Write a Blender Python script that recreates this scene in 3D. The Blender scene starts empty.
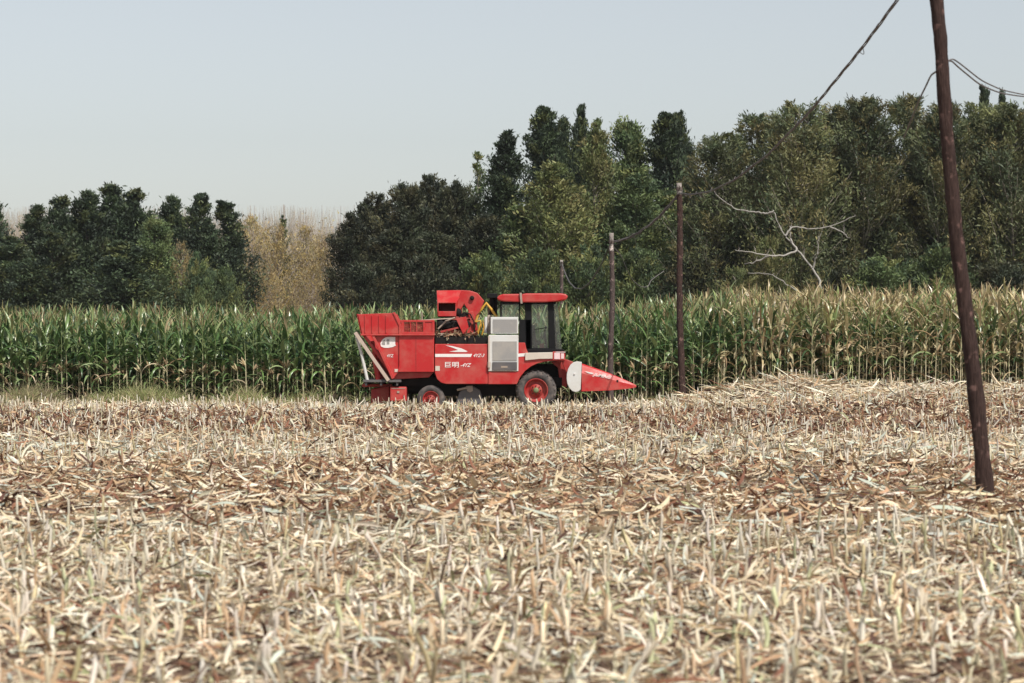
import bpy, math, random
import numpy as np
from mathutils import Vector
R = math.radians
rng = np.random.default_rng(7)
random.seed(7)
sc = bpy.context.scene
COL = sc.collection

# ------------------------------------------------------------------ camera, sky, sun, exposure
F = 2418.0          # focal length in pixels (85 mm on 36 mm, 1024 px wide)
CH = 1.8            # eye height
cam_d = bpy.data.cameras.new('camera')
cam = bpy.data.objects.new('camera', cam_d); COL.objects.link(cam)
cam_d.sensor_width = 36.0; cam_d.lens = 85.0
cam_d.clip_start = 0.1; cam_d.clip_end = 6000
cam.location = (0, 0, CH); cam.rotation_euler = (R(90), 0, 0)
cam_d.dof.use_dof = True; cam_d.dof.focus_distance = 62.0; cam_d.dof.aperture_fstop = 3.3
sc.camera = cam

SUN_EL, SUN_AZ = 53.0, 146.0       # azimuth clockwise from +Y: behind the camera, to the right
world = bpy.data.worlds.new('World'); sc.world = world; world.use_nodes = True
wn = world.node_tree.nodes; wl = world.node_tree.links
wn.clear()
sky = wn.new('ShaderNodeTexSky'); sky.sky_type = 'NISHITA'; sky.sun_disc = False
sky.sun_elevation = R(SUN_EL); sky.sun_rotation = R(SUN_AZ)
sky.air_density = 1.1; sky.dust_density = 1.45; sky.ozone_density = 1.0; sky.altitude = 100
bg = wn.new('ShaderNodeBackground'); bg.inputs['Strength'].default_value = 0.115
wo = wn.new('ShaderNodeOutputWorld')
whs = wn.new('ShaderNodeHueSaturation'); whs.inputs['Saturation'].default_value = 0.40      # thin high overcast: a pale sky
wl.new(sky.outputs[0], whs.inputs['Color']); wl.new(whs.outputs[0], bg.inputs['Color']); wl.new(bg.outputs[0], wo.inputs['Surface'])
sd = bpy.data.lights.new('sun', 'SUN'); sd.energy = 4.4; sd.angle = R(0.6); sd.color = (1.0, 0.95, 0.87)
sun = bpy.data.objects.new('sun', sd); COL.objects.link(sun)
sun_dir = Vector((math.sin(R(SUN_AZ))*math.cos(R(SUN_EL)), math.cos(R(SUN_AZ))*math.cos(R(SUN_EL)), math.sin(R(SUN_EL))))
sun.rotation_euler = sun_dir.to_track_quat('Z', 'Y').to_euler()
sun.location = (0, -20, 60)
sc.view_settings.view_transform = 'Standard'; sc.view_settings.look = 'None'
sc.view_settings.exposure = 0.12; sc.view_settings.gamma = 1.0
sc.render.engine = 'CYCLES'
sc.cycles.use_denoising = True
sc.cycles.max_bounces = 6; sc.cycles.transparent_max_bounces = 8
sc.cycles.diffuse_bounces = 3; sc.cycles.glossy_bounces = 2; sc.cycles.transmission_bounces = 3

# ------------------------------------------------------------------ helpers
def W(px, py, Y):
    """point seen at pixel (px,py) at distance Y"""
    return np.array([(px-512.0)/F*Y, Y, CH-(py-341.5)/F*Y])

def smooth(a, b, x):
    t = np.clip((np.asarray(x, float)-a)/(b-a), 0, 1); return t*t*(3-2*t)

def gz(x, y):
    """height of the field"""
    x = np.asarray(x, float); y = np.asarray(y, float)
    r = 0.42*smooth(4.2, 8.0, x)*smooth(46, 64, y)
    hump = 0.33*np.exp(-((x-7.1)/1.5)**2)*np.exp(-((y-64.0)/2.0)**2)
    pole = 0.10*smooth(2.5, 5, x)*smooth(50, 65, y)*(1-smooth(5, 8, x))
    row = 0.035*np.sin(y*2*np.pi/1.3+0.6*np.sin(x*.3))*(1-smooth(60, 66, y))
    n = 0.03*np.sin(x*1.9+y*.7)*np.sin(y*1.1-x*.5)+0.02*np.sin(x*4.1+1.3*y)*np.sin(3.3*y)
    fade = 1-smooth(90, 140, y)
    return (r+hump+pole+row+n)*1.0*fade + 0.3*smooth(80, 140, y)

def tag(o, label=None, cat=None, group=None, kind=None):
    if label: o['label'] = label
    if cat: o['category'] = cat
    if group: o['group'] = group
    if kind: o['kind'] = kind
    return o

def empty(name, loc=(0, 0, 0)):
    o = bpy.data.objects.new(name, None); COL.objects.link(o); o.location = loc
    o.empty_display_size = 0.2
    return o

def link_mesh(name, me, parent=None):
    o = bpy.data.objects.new(name, me); COL.objects.link(o)
    if parent is not None: o.parent = parent
    return o

def np_mesh(name, V, Fq, mats, col=None, mi=None, smooth_shade=True):
    """mesh from numpy verts (n,3), faces (m,4) quads, per-face colour (m,3)"""
    V = np.asarray(V, np.float32); Fq = np.asarray(Fq, np.int32)
    me = bpy.data.meshes.new(name)
    k = Fq.shape[1]
    me.vertices.add(len(V)); me.loops.add(Fq.size); me.polygons.add(len(Fq))
    me.vertices.foreach_set('co', V.ravel())
    me.loops.foreach_set('vertex_index', Fq.ravel())
    me.polygons.foreach_set('loop_start', np.arange(0, Fq.size, k, dtype=np.int32))
    me.polygons.foreach_set('loop_total', np.full(len(Fq), k, np.int32))
    if smooth_shade: me.polygons.foreach_set('use_smooth', np.ones(len(Fq), bool))
    for m in (mats if isinstance(mats, (list, tuple)) else [mats]): me.materials.append(m)
    if mi is not None: me.polygons.foreach_set('material_index', np.asarray(mi, np.int32))
    if col is not None:
        a = me.attributes.new('col', 'FLOAT_COLOR', 'FACE')
        c = np.ones((len(Fq), 4), np.float32); c[:, :3] = col
        a.data.foreach_set('color', c.ravel())
    me.update(calc_edges=True)
    return me

def strips(base, az, pitch, dp, L, Wd, K, prof, roll=None, daz=None, fold=0.0):
    """N curved ribbons. base (N,3), az, pitch, dp (total pitch change), L, Wd (N). -> verts, quads, owner"""
    N = len(base)
    az = np.broadcast_to(np.asarray(az, float), (N,)).copy(); pitch = np.broadcast_to(np.asarray(pitch, float), (N,)).copy()
    dp = np.broadcast_to(np.asarray(dp, float), (N,)); L = np.broadcast_to(np.asarray(L, float), (N,))
    Wd = np.broadcast_to(np.asarray(Wd, float), (N,))
    roll = np.zeros(N) if roll is None else np.broadcast_to(np.asarray(roll, float), (N,))
    daz = np.zeros(N) if daz is None else np.broadcast_to(np.asarray(daz, float), (N,))
    cols = 3 if fold else 2
    V = np.zeros((N, K+1, cols, 3))
    p = np.array(base, float).copy()
    for k in range(K+1):
        t = k/K
        a = az+daz*t; pi = pitch+dp*t
        d = np.stack([np.cos(pi)*np.cos(a), np.cos(pi)*np.sin(a), np.sin(pi)], 1)
        s = np.stack([-np.sin(a), np.cos(a), np.zeros(N)], 1)
        n = np.cross(d, s)
        s2 = s*np.cos(roll)[:, None]+n*np.sin(roll)[:, None]
        n2 = np.cross(d, s2)
        w = (Wd*prof(t))[:, None]*0.5
        if cols == 2:
            V[:, k, 0] = p-s2*w; V[:, k, 1] = p+s2*w
        else:
            V[:, k, 0] = p-s2*w-n2*w*fold; V[:, k, 1] = p; V[:, k, 2] = p+s2*w-n2*w*fold
        p = p+d*(L/K)[:, None]
    idx = np.arange(N*(K+1)*cols).reshape(N, K+1, cols)
    q = []
    for c in range(cols-1):
        q.append(np.stack([idx[:, :-1, c], idx[:, :-1, c+1], idx[:, 1:, c+1], idx[:, 1:, c]], -1))
    q = np.stack(q, 2)                      # N,K,cols-1,4
    own = np.broadcast_to(np.arange(N)[:, None, None], q.shape[:3])
    return V.reshape(-1, 3), q.reshape(-1, 4), own.reshape(-1)

def tubes(paths, radii, sides=5, cap=True):
    """N tubes of M points. paths (N,M,3) radii (N,M)"""
    paths = np.asarray(paths, float); radii = np.asarray(radii, float)
    N, M, _ = paths.shape
    d = np.gradient(paths, axis=1); d /= np.linalg.norm(d, axis=2, keepdims=True)+1e-9
    ref = np.where(np.abs(d[..., 2:3]) > 0.9, np.array([1., 0, 0]), np.array([0, 0, 1.]))
    u = np.cross(d, ref); u /= np.linalg.norm(u, axis=2, keepdims=True)+1e-9
    v = np.cross(d, u)
    ang = np.arange(sides)/sides*2*np.pi
    V = paths[:, :, None, :]+radii[:, :, None, None]*(u[:, :, None, :]*np.cos(ang)[None, None, :, None]+v[:, :, None, :]*np.sin(ang)[None, None, :, None])
    idx = np.arange(N*M*sides).reshape(N, M, sides)
    nx = np.roll(idx, -1, axis=2)
    q = np.stack([idx[:, :-1], nx[:, :-1], nx[:, 1:], idx[:, 1:]], -1).reshape(-1, 4)
    own = np.broadcast_to(np.arange(N)[:, None, None], (N, M-1, sides)).reshape(-1)
    if cap and sides == 5 or cap and sides == 4:
        c = np.stack([idx[:, -1, 0], idx[:, -1, 1], idx[:, -1, 2], idx[:, -1, 3]], -1)
        q = np.concatenate([q, c]); own = np.concatenate([own, np.arange(N)])
        if sides == 5:
            c = np.stack([idx[:, -1, 0], idx[:, -1, 3], idx[:, -1, 4], idx[:, -1, 4]], -1)
    return V.reshape(-1, 3), q, own

class Acc:
    """accumulates numpy pieces into one mesh"""
    def __init__(s): s.V = []; s.Q = []; s.C = []; s.M = []; s.n = 0
    def add(s, V, Q, C, m=0):
        s.V.append(V); s.Q.append(np.asarray(Q)+s.n); s.n += len(V)
        C = np.asarray(C, float)
        if C.ndim == 1: C = np.broadcast_to(C, (len(Q), 3))
        s.C.append(C); s.M.append(np.full(len(Q), m))
    def mesh(s, name, mats, smooth_shade=True):
        return np_mesh(name, np.concatenate(s.V), np.concatenate(s.Q), mats, np.concatenate(s.C), np.concatenate(s.M), smooth_shade)

# ------------------------------------------------------------------ materials
def mat_new(name):
    m = bpy.data.materials.new(name); m.use_nodes = True
    nt = m.node_tree; b = nt.nodes['Principled BSDF']
    return m, nt, b

def leaf_mat(name, rough=0.6, trans=0.3, tint=(1, 1, 1), spec=0.25):
    m, nt, b = mat_new(name)
    at = nt.nodes.new('ShaderNodeAttribute'); at.attribute_name = 'col'
    oi = nt.nodes.new('ShaderNodeObjectInfo')
    hs = nt.nodes.new('ShaderNodeHueSaturation')
    mr = nt.nodes.new('ShaderNodeMapRange'); mr.inputs[3].default_value = 0.8; mr.inputs[4].default_value = 1.2
    nt.links.new(oi.outputs['Random'], mr.inputs[0]); nt.links.new(mr.outputs[0], hs.inputs['Value'])
    nt.links.new(at.outputs['Color'], hs.inputs['Color'])
    nt.links.new(hs.outputs[0], b.inputs['Base Color'])
    b.inputs['Roughness'].default_value = rough
    b.inputs['Specular IOR Level'].default_value = spec
    if trans:
        tr = nt.nodes.new('ShaderNodeBsdfTranslucent'); nt.links.new(hs.outputs[0], tr.inputs['Color'])
        mx = nt.nodes.new('ShaderNodeMixShader'); mx.inputs[0].default_value = trans
        out = nt.nodes['Material Output']
        nt.links.new(b.outputs[0], mx.inputs[1]); nt.links.new(tr.outputs[0], mx.inputs[2]); nt.links.new(mx.outputs[0], out.inputs['Surface'])
    return m

M_dry = leaf_mat('dry maize leaf', 0.65, 0.12)
M_leaf = leaf_mat('maize leaf', 0.34, 0.16, spec=0.6)
M_stalk = leaf_mat('maize stalk', 0.55, 0.0)
M_fol = leaf_mat('tree foliage', 0.55, 0.25, spec=0.3)
M_bark = leaf_mat('bark', 0.85, 0.0)
M_grass = leaf_mat('grass blade', 0.6, 0.25)

def paint_mat(name, col, dust=0.35, rough=0.38, dustcol=(0.42, 0.33, 0.24), metallic=0.0, scale=3.0):
    m, nt, b = mat_new(name)
    tc = nt.nodes.new('ShaderNodeTexCoord')
    n1 = nt.nodes.new('ShaderNodeTexNoise'); n1.inputs['Scale'].default_value = scale; n1.inputs['Detail'].default_value = 8; n1.inputs['Roughness'].default_value = 0.65
    nt.links.new(tc.outputs['Object'], n1.inputs['Vector'])
    r = nt.nodes.new('ShaderNodeValToRGB'); r.color_ramp.elements[0].position = 0.42; r.color_ramp.elements[1].position = 0.72
    nt.links.new(n1.outputs['Fac'], r.inputs[0])
    mul = nt.nodes.new('ShaderNodeMath'); mul.operation = 'MULTIPLY'; mul.inputs[1].default_value = dust
    nt.links.new(r.outputs[0], mul.inputs[0])
    mx = nt.nodes.new('ShaderNodeMix'); mx.data_type = 'RGBA'
    mx.inputs[6].default_value = (*col, 1); mx.inputs[7].default_value = (*dustcol, 1)
    nt.links.new(mul.outputs[0], mx.inputs[0]); nt.links.new(mx.outputs[2], b.inputs['Base Color'])
    mr = nt.nodes.new('ShaderNodeMapRange'); mr.inputs[3].default_value = rough; mr.inputs[4].default_value = min(1, rough+0.35)
    nt.links.new(r.outputs[0], mr.inputs[0]); nt.links.new(mr.outputs[0], b.inputs['Roughness'])
    b.inputs['Metallic'].default_value = metallic
    if sum(col) < .06: b.inputs['Specular IOR Level'].default_value = .2
    return m

M_red = paint_mat('red paint', (0.44, 0.015, 0.016), 0.22)
M_redd = paint_mat('dull shaded red paint', (0.32, 0.014, 0.013), 0.25, 0.5)  # darker copy of the red: shade put into underside and recessed parts; dull rims
M_grey = paint_mat('galvanised sheet', (0.46, 0.46, 0.44), 0.35, 0.45, (0.36, 0.30, 0.24))
M_lgrey = paint_mat('pale grey paint', (0.60, 0.60, 0.58), 0.3, 0.5)
M_screen = paint_mat('radiator screen', (0.27, 0.26, 0.25), 0.75, 0.7, (0.42, 0.38, 0.33), scale=2.2)
M_dark = paint_mat('dark chassis', (0.010, 0.009, 0.009), 0.2, 0.75, (0.07, 0.05, 0.04))
M_black = paint_mat('black trim', (0.006, 0.006, 0.007), 0.06, 0.6, (.05, .04, .035))
M_rubber = paint_mat('tyre rubber', (0.05, 0.045, 0.045), 0.9, 0.85, (0.20, 0.165, 0.145), scale=5)
M_white = paint_mat('white decal', (0.75, 0.72, 0.70), 0.15, 0.5)
M_yellow = paint_mat('yellow paint', (0.55, 0.30, 0.03), 0.2, 0.45)
M_beige = paint_mat('bleached rail paint', (0.48, 0.38, 0.32), 0.4, 0.6)
M_cream = paint_mat('cream fender paint', (0.58, 0.52, 0.45), 0.3, 0.5)
M_green = paint_mat('green hub paint', (0.08, 0.14, 0.04), 0.5, 0.5)
M_chop = paint_mat('grey guard', (0.085, 0.08, 0.085), 0.5, 0.6, (0.2, 0.17, 0.15))
M_tan = paint_mat('dusty steel', (0.30, 0.24, 0.20), 0.5, 0.6)
M_lamp, _nt, _b = mat_new('lamp lens'); _b.inputs['Base Color'].default_value = (0.75, 0.55, 0.56, 1); _b.inputs['Roughness'].default_value = 0.15
# glass: mostly clear with reflections
M_glass, nt, b = mat_new('cab glass')
tr = nt.nodes.new('ShaderNodeBsdfTransparent'); tr.inputs[0].default_value = (0.82, 0.88, 0.86, 1)
gl = nt.nodes.new('ShaderNodeBsdfGlossy'); gl.inputs['Roughness'].default_value = 0.04
fr = nt.nodes.new('ShaderNodeFresnel'); fr.inputs[0].default_value = 1.5
df = nt.nodes.new('ShaderNodeBsdfDiffuse'); df.inputs[0].default_value = (0.45, 0.44, 0.40, 1)
m1 = nt.nodes.new('ShaderNodeMixShader'); m1.inputs[0].default_value = 0.10
mx = nt.nodes.new('ShaderNodeMixShader')
nt.links.new(tr.outputs[0], m1.inputs[1]); nt.links.new(df.outputs[0], m1.inputs[2])
nt.links.new(fr.outputs[0], mx.inputs[0]); nt.links.new(m1.outputs[0], mx.inputs[1]); nt.links.new(gl.outputs[0], mx.inputs[2])
nt.links.new(mx.outputs[0], nt.nodes['Material Output'].inputs['Surface'])

# pole wood
def wood_mat(name, c1, c2):
    m, nt, b = mat_new(name)
    tc = nt.nodes.new('ShaderNodeTexCoord'); mp = nt.nodes.new('ShaderNodeMapping'); mp.inputs['Scale'].default_value = (14, 14, 2.2)
    nt.links.new(tc.outputs['Object'], mp.inputs[0])
    n = nt.nodes.new('ShaderNodeTexNoise'); n.inputs['Scale'].default_value = 3.0; n.inputs['Detail'].default_value = 9; n.inputs['Roughness'].default_value = .7
    nt.links.new(mp.outputs[0], n.inputs['Vector'])
    n2 = nt.nodes.new('ShaderNodeTexNoise'); n2.inputs['Scale'].default_value = 9.0; n2.inputs['Detail'].default_value = 4
    nt.links.new(tc.outputs['Object'], n2.inputs['Vector'])
    r = nt.nodes.new('ShaderNodeValToRGB'); e = r.color_ramp.elements
    e[0].position = .35; e[0].color = (*c1, 1); e[1].position = .68; e[1].color = (*c2, 1)
    nt.links.new(n.outputs['Fac'], r.inputs[0])
    r2 = nt.nodes.new('ShaderNodeValToRGB'); e = r2.color_ramp.elements
    e[0].position = .60; e[0].color = (0, 0, 0, 1); e[1].position = .70; e[1].color = (1, 1, 1, 1)
    nt.links.new(n2.outputs['Fac'], r2.inputs[0])
    mx = nt.nodes.new('ShaderNodeMix'); mx.data_type = 'RGBA'; mx.inputs[7].default_value = (c2[0]*2.3, c2[1]*2.2, c2[2]*2.2, 1)
    nt.links.new(r2.outputs[0], mx.inputs[0]); nt.links.new(r.outputs[0], mx.inputs[6]); nt.links.new(mx.outputs[2], b.inputs['Base Color'])
    b.inputs['Roughness'].default_value = .9; b.inputs['Specular IOR Level'].default_value = .15
    bp = nt.nodes.new('ShaderNodeBump'); bp.inputs['Strength'].default_value = 1.0; bp.inputs['Distance'].default_value = .05
    nt.links.new(n.outputs['Fac'], bp.inputs['Height']); nt.links.new(bp.outputs[0], b.inputs['Normal'])
    return m
M_wood = wood_mat('brown pole wood', (0.034, 0.021, 0.018), (0.098, 0.060, 0.052))
M_wood2 = wood_mat('haze-paled pole wood', (0.075, 0.055, 0.05), (0.15, 0.115, 0.105))  # lighter wood, haze painted into the colour of the third and farthest poles
M_pale = wood_mat('bleached wood', (0.22, 0.19, 0.17), (0.40, 0.36, 0.33))
M_cable = paint_mat('cable sheath', (0.11, 0.10, 0.10), 0.5, 0.7, (0.26, 0.23, 0.21), scale=5)

# soil
M_soil, nt, b = mat_new('soil')
tc = nt.nodes.new('ShaderNodeTexCoord')
n = nt.nodes.new('ShaderNodeTexNoise'); n.inputs['Scale'].default_value = 2.2; n.inputs['Detail'].default_value = 10; n.inputs['Roughness'].default_value = .7
nt.links.new(tc.outputs['Object'], n.inputs['Vector'])
r = nt.nodes.new('ShaderNodeValToRGB'); e = r.color_ramp.elements
e[0].position = .3; e[0].color = (0.10, 0.062, 0.045, 1); e[1].position = .7; e[1].color = (0.24, 0.165, 0.12, 1)
nt.links.new(n.outputs['Fac'], r.inputs[0]); nt.links.new(r.outputs[0], b.inputs['Base Color'])
b.inputs['Roughness'].default_value = .95; b.inputs['Specular IOR Level'].default_value = .1
bp = nt.nodes.new('ShaderNodeBump'); bp.inputs['Strength'].default_value = .7; bp.inputs['Distance'].default_value = .06
nt.links.new(n.outputs['Fac'], bp.inputs['Height']); nt.links.new(bp.outputs[0], b.inputs['Normal'])

# ------------------------------------------------------------------ ground
xs = np.concatenate([[-1500, -700, -250, -90, -45], np.arange(-24, 24.1, .3), [45, 90, 250, 700, 1500]])
ys = np.concatenate([[-300, -60, -10], np.arange(4, 74, .3), np.arange(74, 145, 2.), [170, 220, 320, 600, 1100, 1800]])
X, Yg = np.meshgrid(xs, ys)
Z = gz(np.clip(X, -40, 40), Yg)*(np.abs(X) < 60) + (np.abs(X) >= 60)*0.3*smooth(80, 140, Yg)
nx, ny = len(xs), len(ys)
idx = np.arange(nx*ny).reshape(ny, nx)
Q = np.stack([idx[:-1, :-1], idx[:-1, 1:], idx[1:, 1:], idx[1:, :-1]], -1).reshape(-1, 4)
g = link_mesh('ground', np_mesh('ground', np.stack([X, Yg, Z], -1).reshape(-1, 3), Q, M_soil))
tag(g, kind='structure')

# ------------------------------------------------------------------ straw: flattened leaves over the whole field (uncountable)
def palette(n, weights, cols, jit=.12):
    i = rng.choice(len(cols), n, p=np.array(weights)/np.sum(weights))
    c = np.array(cols)[i]*(1+rng.normal(0, jit, (n, 1)))
    return np.clip(c*(1+rng.normal(0, .022, (n, 3))), .01, .85)
P_LIT = [(0.56, 0.455, 0.305), (0.40, 0.265, 0.155), (0.19, 0.088, 0.052), (0.45, 0.48, 0.40), (0.70, 0.63, 0.49), (0.075, 0.036, 0.025), (0.34, 0.34, 0.19)]
def lprof(t): return 0.35+0.65*math.sin(math.pi*min(1, (t*0.85+0.12)))**.8 if t < .98 else 0.12

def field_points(n, y0, y1, margin=1.6):
    y = np.sqrt(rng.uniform((y0)**2, (y1)**2, n))
    half = y*0.2125+margin
    return rng.uniform(-1, 1, n)*half, y

lit = Acc()
def litter(n, y0, y1, wts, along=0.0, Lr=(.22, .7), Wr=(.025, .062), zmax=.10, K=5, xr=None, stand=.12, tilt=.16, curl=.45, turn=.55):
    mul = ((y0+y1)/2*.2125+4.2)/((y0+y1)/2*.2125+1.6)
    n = int(n*mul) if xr is None else n
    x, y = field_points(n, y0, y1, 4.2)
    if xr is not None:
        k = (x > xr[0]) & (x < xr[1]); x, y = x[k], y[k]; n = len(x)
    y = y+rng.normal(0, .35+.012*y0, n)*(y1 < 60)+.5*np.sin(x*.55+y0)*(y1 < 60)
    z = gz(x, y)+rng.uniform(.0, 1, n)**1.6*zmax+.008
    a = np.where(rng.random(n) < along, rng.normal(0, .30, n)+np.pi*rng.integers(0, 2, n), rng.uniform(0, 2*np.pi, n))
    st = rng.random(n) < stand
    pitch = np.where(st, rng.uniform(.3, 1.2, n), rng.normal(.08, tilt, n))
    dp = np.where(st, rng.uniform(-2.6, -.6, n), rng.normal(-.2, curl, n))
    L = rng.uniform(*Lr, n)*np.where(st, .7, 1); Wd = rng.uniform(*Wr, n)
    roll = rng.normal(0, .42, n)
    V, q, own = strips(np.stack([x, y, z], 1), a, pitch, dp, L, Wd, K, lprof, roll, rng.normal(0, turn, n), fold=.25 if K > 4 else 0)
    V[:, 2] = np.maximum(V[:, 2], gz(V[:, 0], V[:, 1])+.004)
    lit.add(V, q, palette(n, wts, P_LIT)[own])
#              cream tan  red  pgrn white dark olive
litter(27000, 11.5, 22.6, [7, 2.8, 1.7, 1.4, 5.5, 2.0, 1.2], zmax=.09, stand=.12, Lr=(.09, .34), Wr=(.010, .031))
litter(12000, 11.5, 22.6, [6, 3.5, 2.6, .6, 4, 3.0, .8], zmax=.07, stand=.2, Lr=(.05, .16), Wr=(.010, .03), K=3)
litter(36000, 22.4, 34.5, [3.4, 5.2, 3.6, .9, 2.2, 2.6, .3], along=.7, zmax=.11, stand=.07, Lr=(.09, .38), Wr=(.016, .05), tilt=.20, curl=.75, turn=.9)
litter(800, 22.2, 23.3, [2, 1, .2, 5, 5, .1, .2], along=.95, zmax=.13, stand=0, Lr=(.18, .55), Wr=(.025, .06), tilt=.08, curl=.3)
litter(700, 26.2, 27.8, [2, 1, .2, 5, 4, .1, .2], along=.95, zmax=.12, stand=0, Lr=(.18, .5), Wr=(.025, .06), tilt=.08, curl=.3)
litter(500, 30.4, 31.4, [2, 1, .2, 5, 4, .1, .2], along=.95, zmax=.11, stand=0, Lr=(.18, .5), Wr=(.025, .06), tilt=.08, curl=.3)
litter(20000, 34, 45, [5, 3, 2.2, 2.0, 4, 1.6, .3], along=.5, zmax=.10, stand=.12, Lr=(.15, .5), Wr=(.018, .05))
litter(900, 36.5, 38, [2, 1, .2, 6, 3, .1, .2], along=.95, zmax=.12, stand=0, Lr=(.18, .55), Wr=(.025, .06), tilt=.08, curl=.3)
litter(24000, 44, 58, [2.2, 3.4, 6, .8, 1.8, 4.2, .3], along=.3, zmax=.16, stand=.35, Lr=(.15, .5), Wr=(.022, .055), curl=.9)
litter(18000, 56, 65.4, [6, 3, 1.6, 1.4, 5.5, .9, .4], along=.45, zmax=.13, stand=.15, Lr=(.2, .6), Wr=(.022, .05))
litter(13000, 57, 67.2, [6, 3, 1.4, 1.6, 5, .9, .6], along=.8, zmax=.20, stand=.05, Lr=(.3, .85), Wr=(.022, .055), xr=(4.6, 18))
n = 160; b0 = W(986.5, 490, 27.1); a_ = rng.uniform(0, 6.28, n); r_ = rng.uniform(.10, .5, n)
x = b0[0]+np.cos(a_)*r_; y = 27.1+np.sin(a_)*r_
V, q, own = strips(np.stack([x, y, gz(x, y)+rng.uniform(.02, .14, n)*(1-r_)], 1), a_+rng.normal(1.57, .7, n), rng.normal(.2, .3, n), rng.normal(-.6, .6, n), rng.uniform(.12, .4, n), rng.uniform(.015, .045, n), 5, lprof, rng.normal(0, .5, n), rng.normal(0, .7, n), fold=.25)
lit.add(V, q, palette(n, [4, 4, 3, 1, 2, 2, 2], P_LIT)[own])
o = link_mesh('straw_litter', lit.mesh('straw_litter', M_dry)); tag(o, 'dry maize leaves and husks strewn over the harvested field', 'straw', kind='stuff')

# ------------------------------------------------------------------ stubble
def stub_geom(a, x, y, h, lean=.30):
    n = len(x)
    az = rng.uniform(0, 2*np.pi, n); ln = np.abs(rng.normal(0, lean, n))
    t = np.linspace(0, 1, 4)
    base = np.stack([x, y, gz(x, y)-.02], 1)
    off = np.stack([np.cos(az)*ln, np.sin(az)*ln, np.ones(n)], 1)*h[:, None]
    paths = base[:, None]+off[:, None]*t[None, :, None]
    paths[:, :, 0] += rng.normal(0, .006, (n, 4)); paths[:, :, 1] += rng.normal(0, .006, (n, 4))
    rad = rng.uniform(.010, .0155, n)[:, None]*np.array([1.25, 1.0, .95, .9])
    V, q, own = tubes(paths, rad, 5)
    # a slanting, splintered cut
    Vr = V.reshape(n, 4, 5, 3); Vr[:, 3, :, 2] += rng.uniform(-.03, .05, (n, 5))
    return Vr.reshape(-1, 3), q, own, paths

P_STUB = [(0.62, 0.54, 0.39), (0.71, 0.645, 0.53), (0.54, 0.45, 0.26), (0.43, 0.29, 0.18), (0.44, 0.43, 0.27)]
def sheath_geom(paths, n, per=2):
    b = np.repeat(paths[:, 1], per, axis=0)+rng.normal(0, .01, (n*per, 3))
    m = n*per
    return strips(b, rng.uniform(0, 2*np.pi, m), rng.uniform(.7, 1.5, m), rng.uniform(-1.8, .2, m), rng.uniform(.09, .24, m), rng.uniform(.010, .026, m), 4, lprof, rng.normal(0, .5, m))

def stub_rows(y0, y1, row=.62, step=.2, keep=.85, wob=.10):
    xs_, ys_ = [], []
    yr = y0
    while yr < y1:
        half = yr*.2125+4.0
        xx = np.arange(-half, half, step)
        xx = xx+rng.normal(0, .05, len(xx)); yy = yr+rng.normal(0, wob*1.2, len(xx))+.25*np.sin(xx*.5+yr)
        k = rng.random(len(xx)) < keep
        xs_.append(xx[k]); ys_.append(yy[k]); yr += row
    return np.concatenate(xs_), np.concatenate(ys_)

sx, sy = stub_rows(11.9, 22.4, .55, .17, .9)
# the 300 nearest that stand in the frame become objects
inview = (np.abs(sx) < sy*.2117-.02) & (sy > 12.75)
order = np.argsort(np.where(inview, sy, 1e9))[:300]
ind = np.zeros(len(sx), bool); ind[order] = True
proto = []
for k in range(14):
    random.seed(k)
    sv = Acc()
    x0 = np.zeros(1); h0 = rng.uniform(.10, .25, 1)
    V, q, own, paths = stub_geom(None, x0, x0, h0)
    dz = gz(0., 0.); V = V-np.array([0, 0, float(dz)]); paths = paths-np.array([0, 0, float(dz)])
    c = palette(1, [4, 5, 1.6, 1.4, .5], P_STUB)[0]
    sv.add(V, q, c); stub_me = sv.mesh('maize_stub', M_stalk)
    sh = Acc(); V, q, own = sheath_geom(paths, 1, 3)
    sh.add(V, q, palette(3, [4, 5, 1, 2.5, .4], P_STUB)[own])
    proto.append((stub_me, sh.mesh('leaf_sheath', M_dry)))
for i in order:
    me, sh = proto[int(rng.integers(14))]
    o = link_mesh('maize_stub', me); o.location = (sx[i], sy[i], float(gz(sx[i], sy[i])))
    o.rotation_euler = (0, 0, rng.uniform(0, 6.28)); s = rng.uniform(.8, 1.25); o.scale = (s, s, s)
    tag(o, 'short pale cut maize stub standing in the straw of the nearest rows', 'stubble', 'cut maize stubs in the nearest rows')
    c = link_mesh('leaf_sheath', sh, o)
st = Acc()
for (x, y, hh) in ([(sx[~ind], sy[~ind], (.12, .30))] +
                   [(*stub_rows(a, b_, .62, .17, k_), h_) for (a, b_, k_, h_) in ((23, 33.5, .07, (.06, .16)), (33.2, 44.6, .72, (.10, .34)), (44, 56, .42, (.12, .38)), (55.6, 65.0, .8, (.12, .40)))]):
    h = rng.uniform(*hh, len(x))*1.0
    V, q, own, paths = stub_geom(None, x, y, h); n = len(x)
    st.add(V, q, palette(n, [4, 6, 1.6, 1.5, .6], P_STUB)[own], 0)
    V, q, own = sheath_geom(paths, n, 2)
    st.add(V, q, palette(n*2, [4, 5, 1, 2.5, .6], P_STUB)[own], 1)
o = link_mesh('stubble', st.mesh('stubble', [M_stalk, M_dry])); tag(o, 'pale maize stubble standing in rows across the field', 'stubble', kind='stuff')

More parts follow.
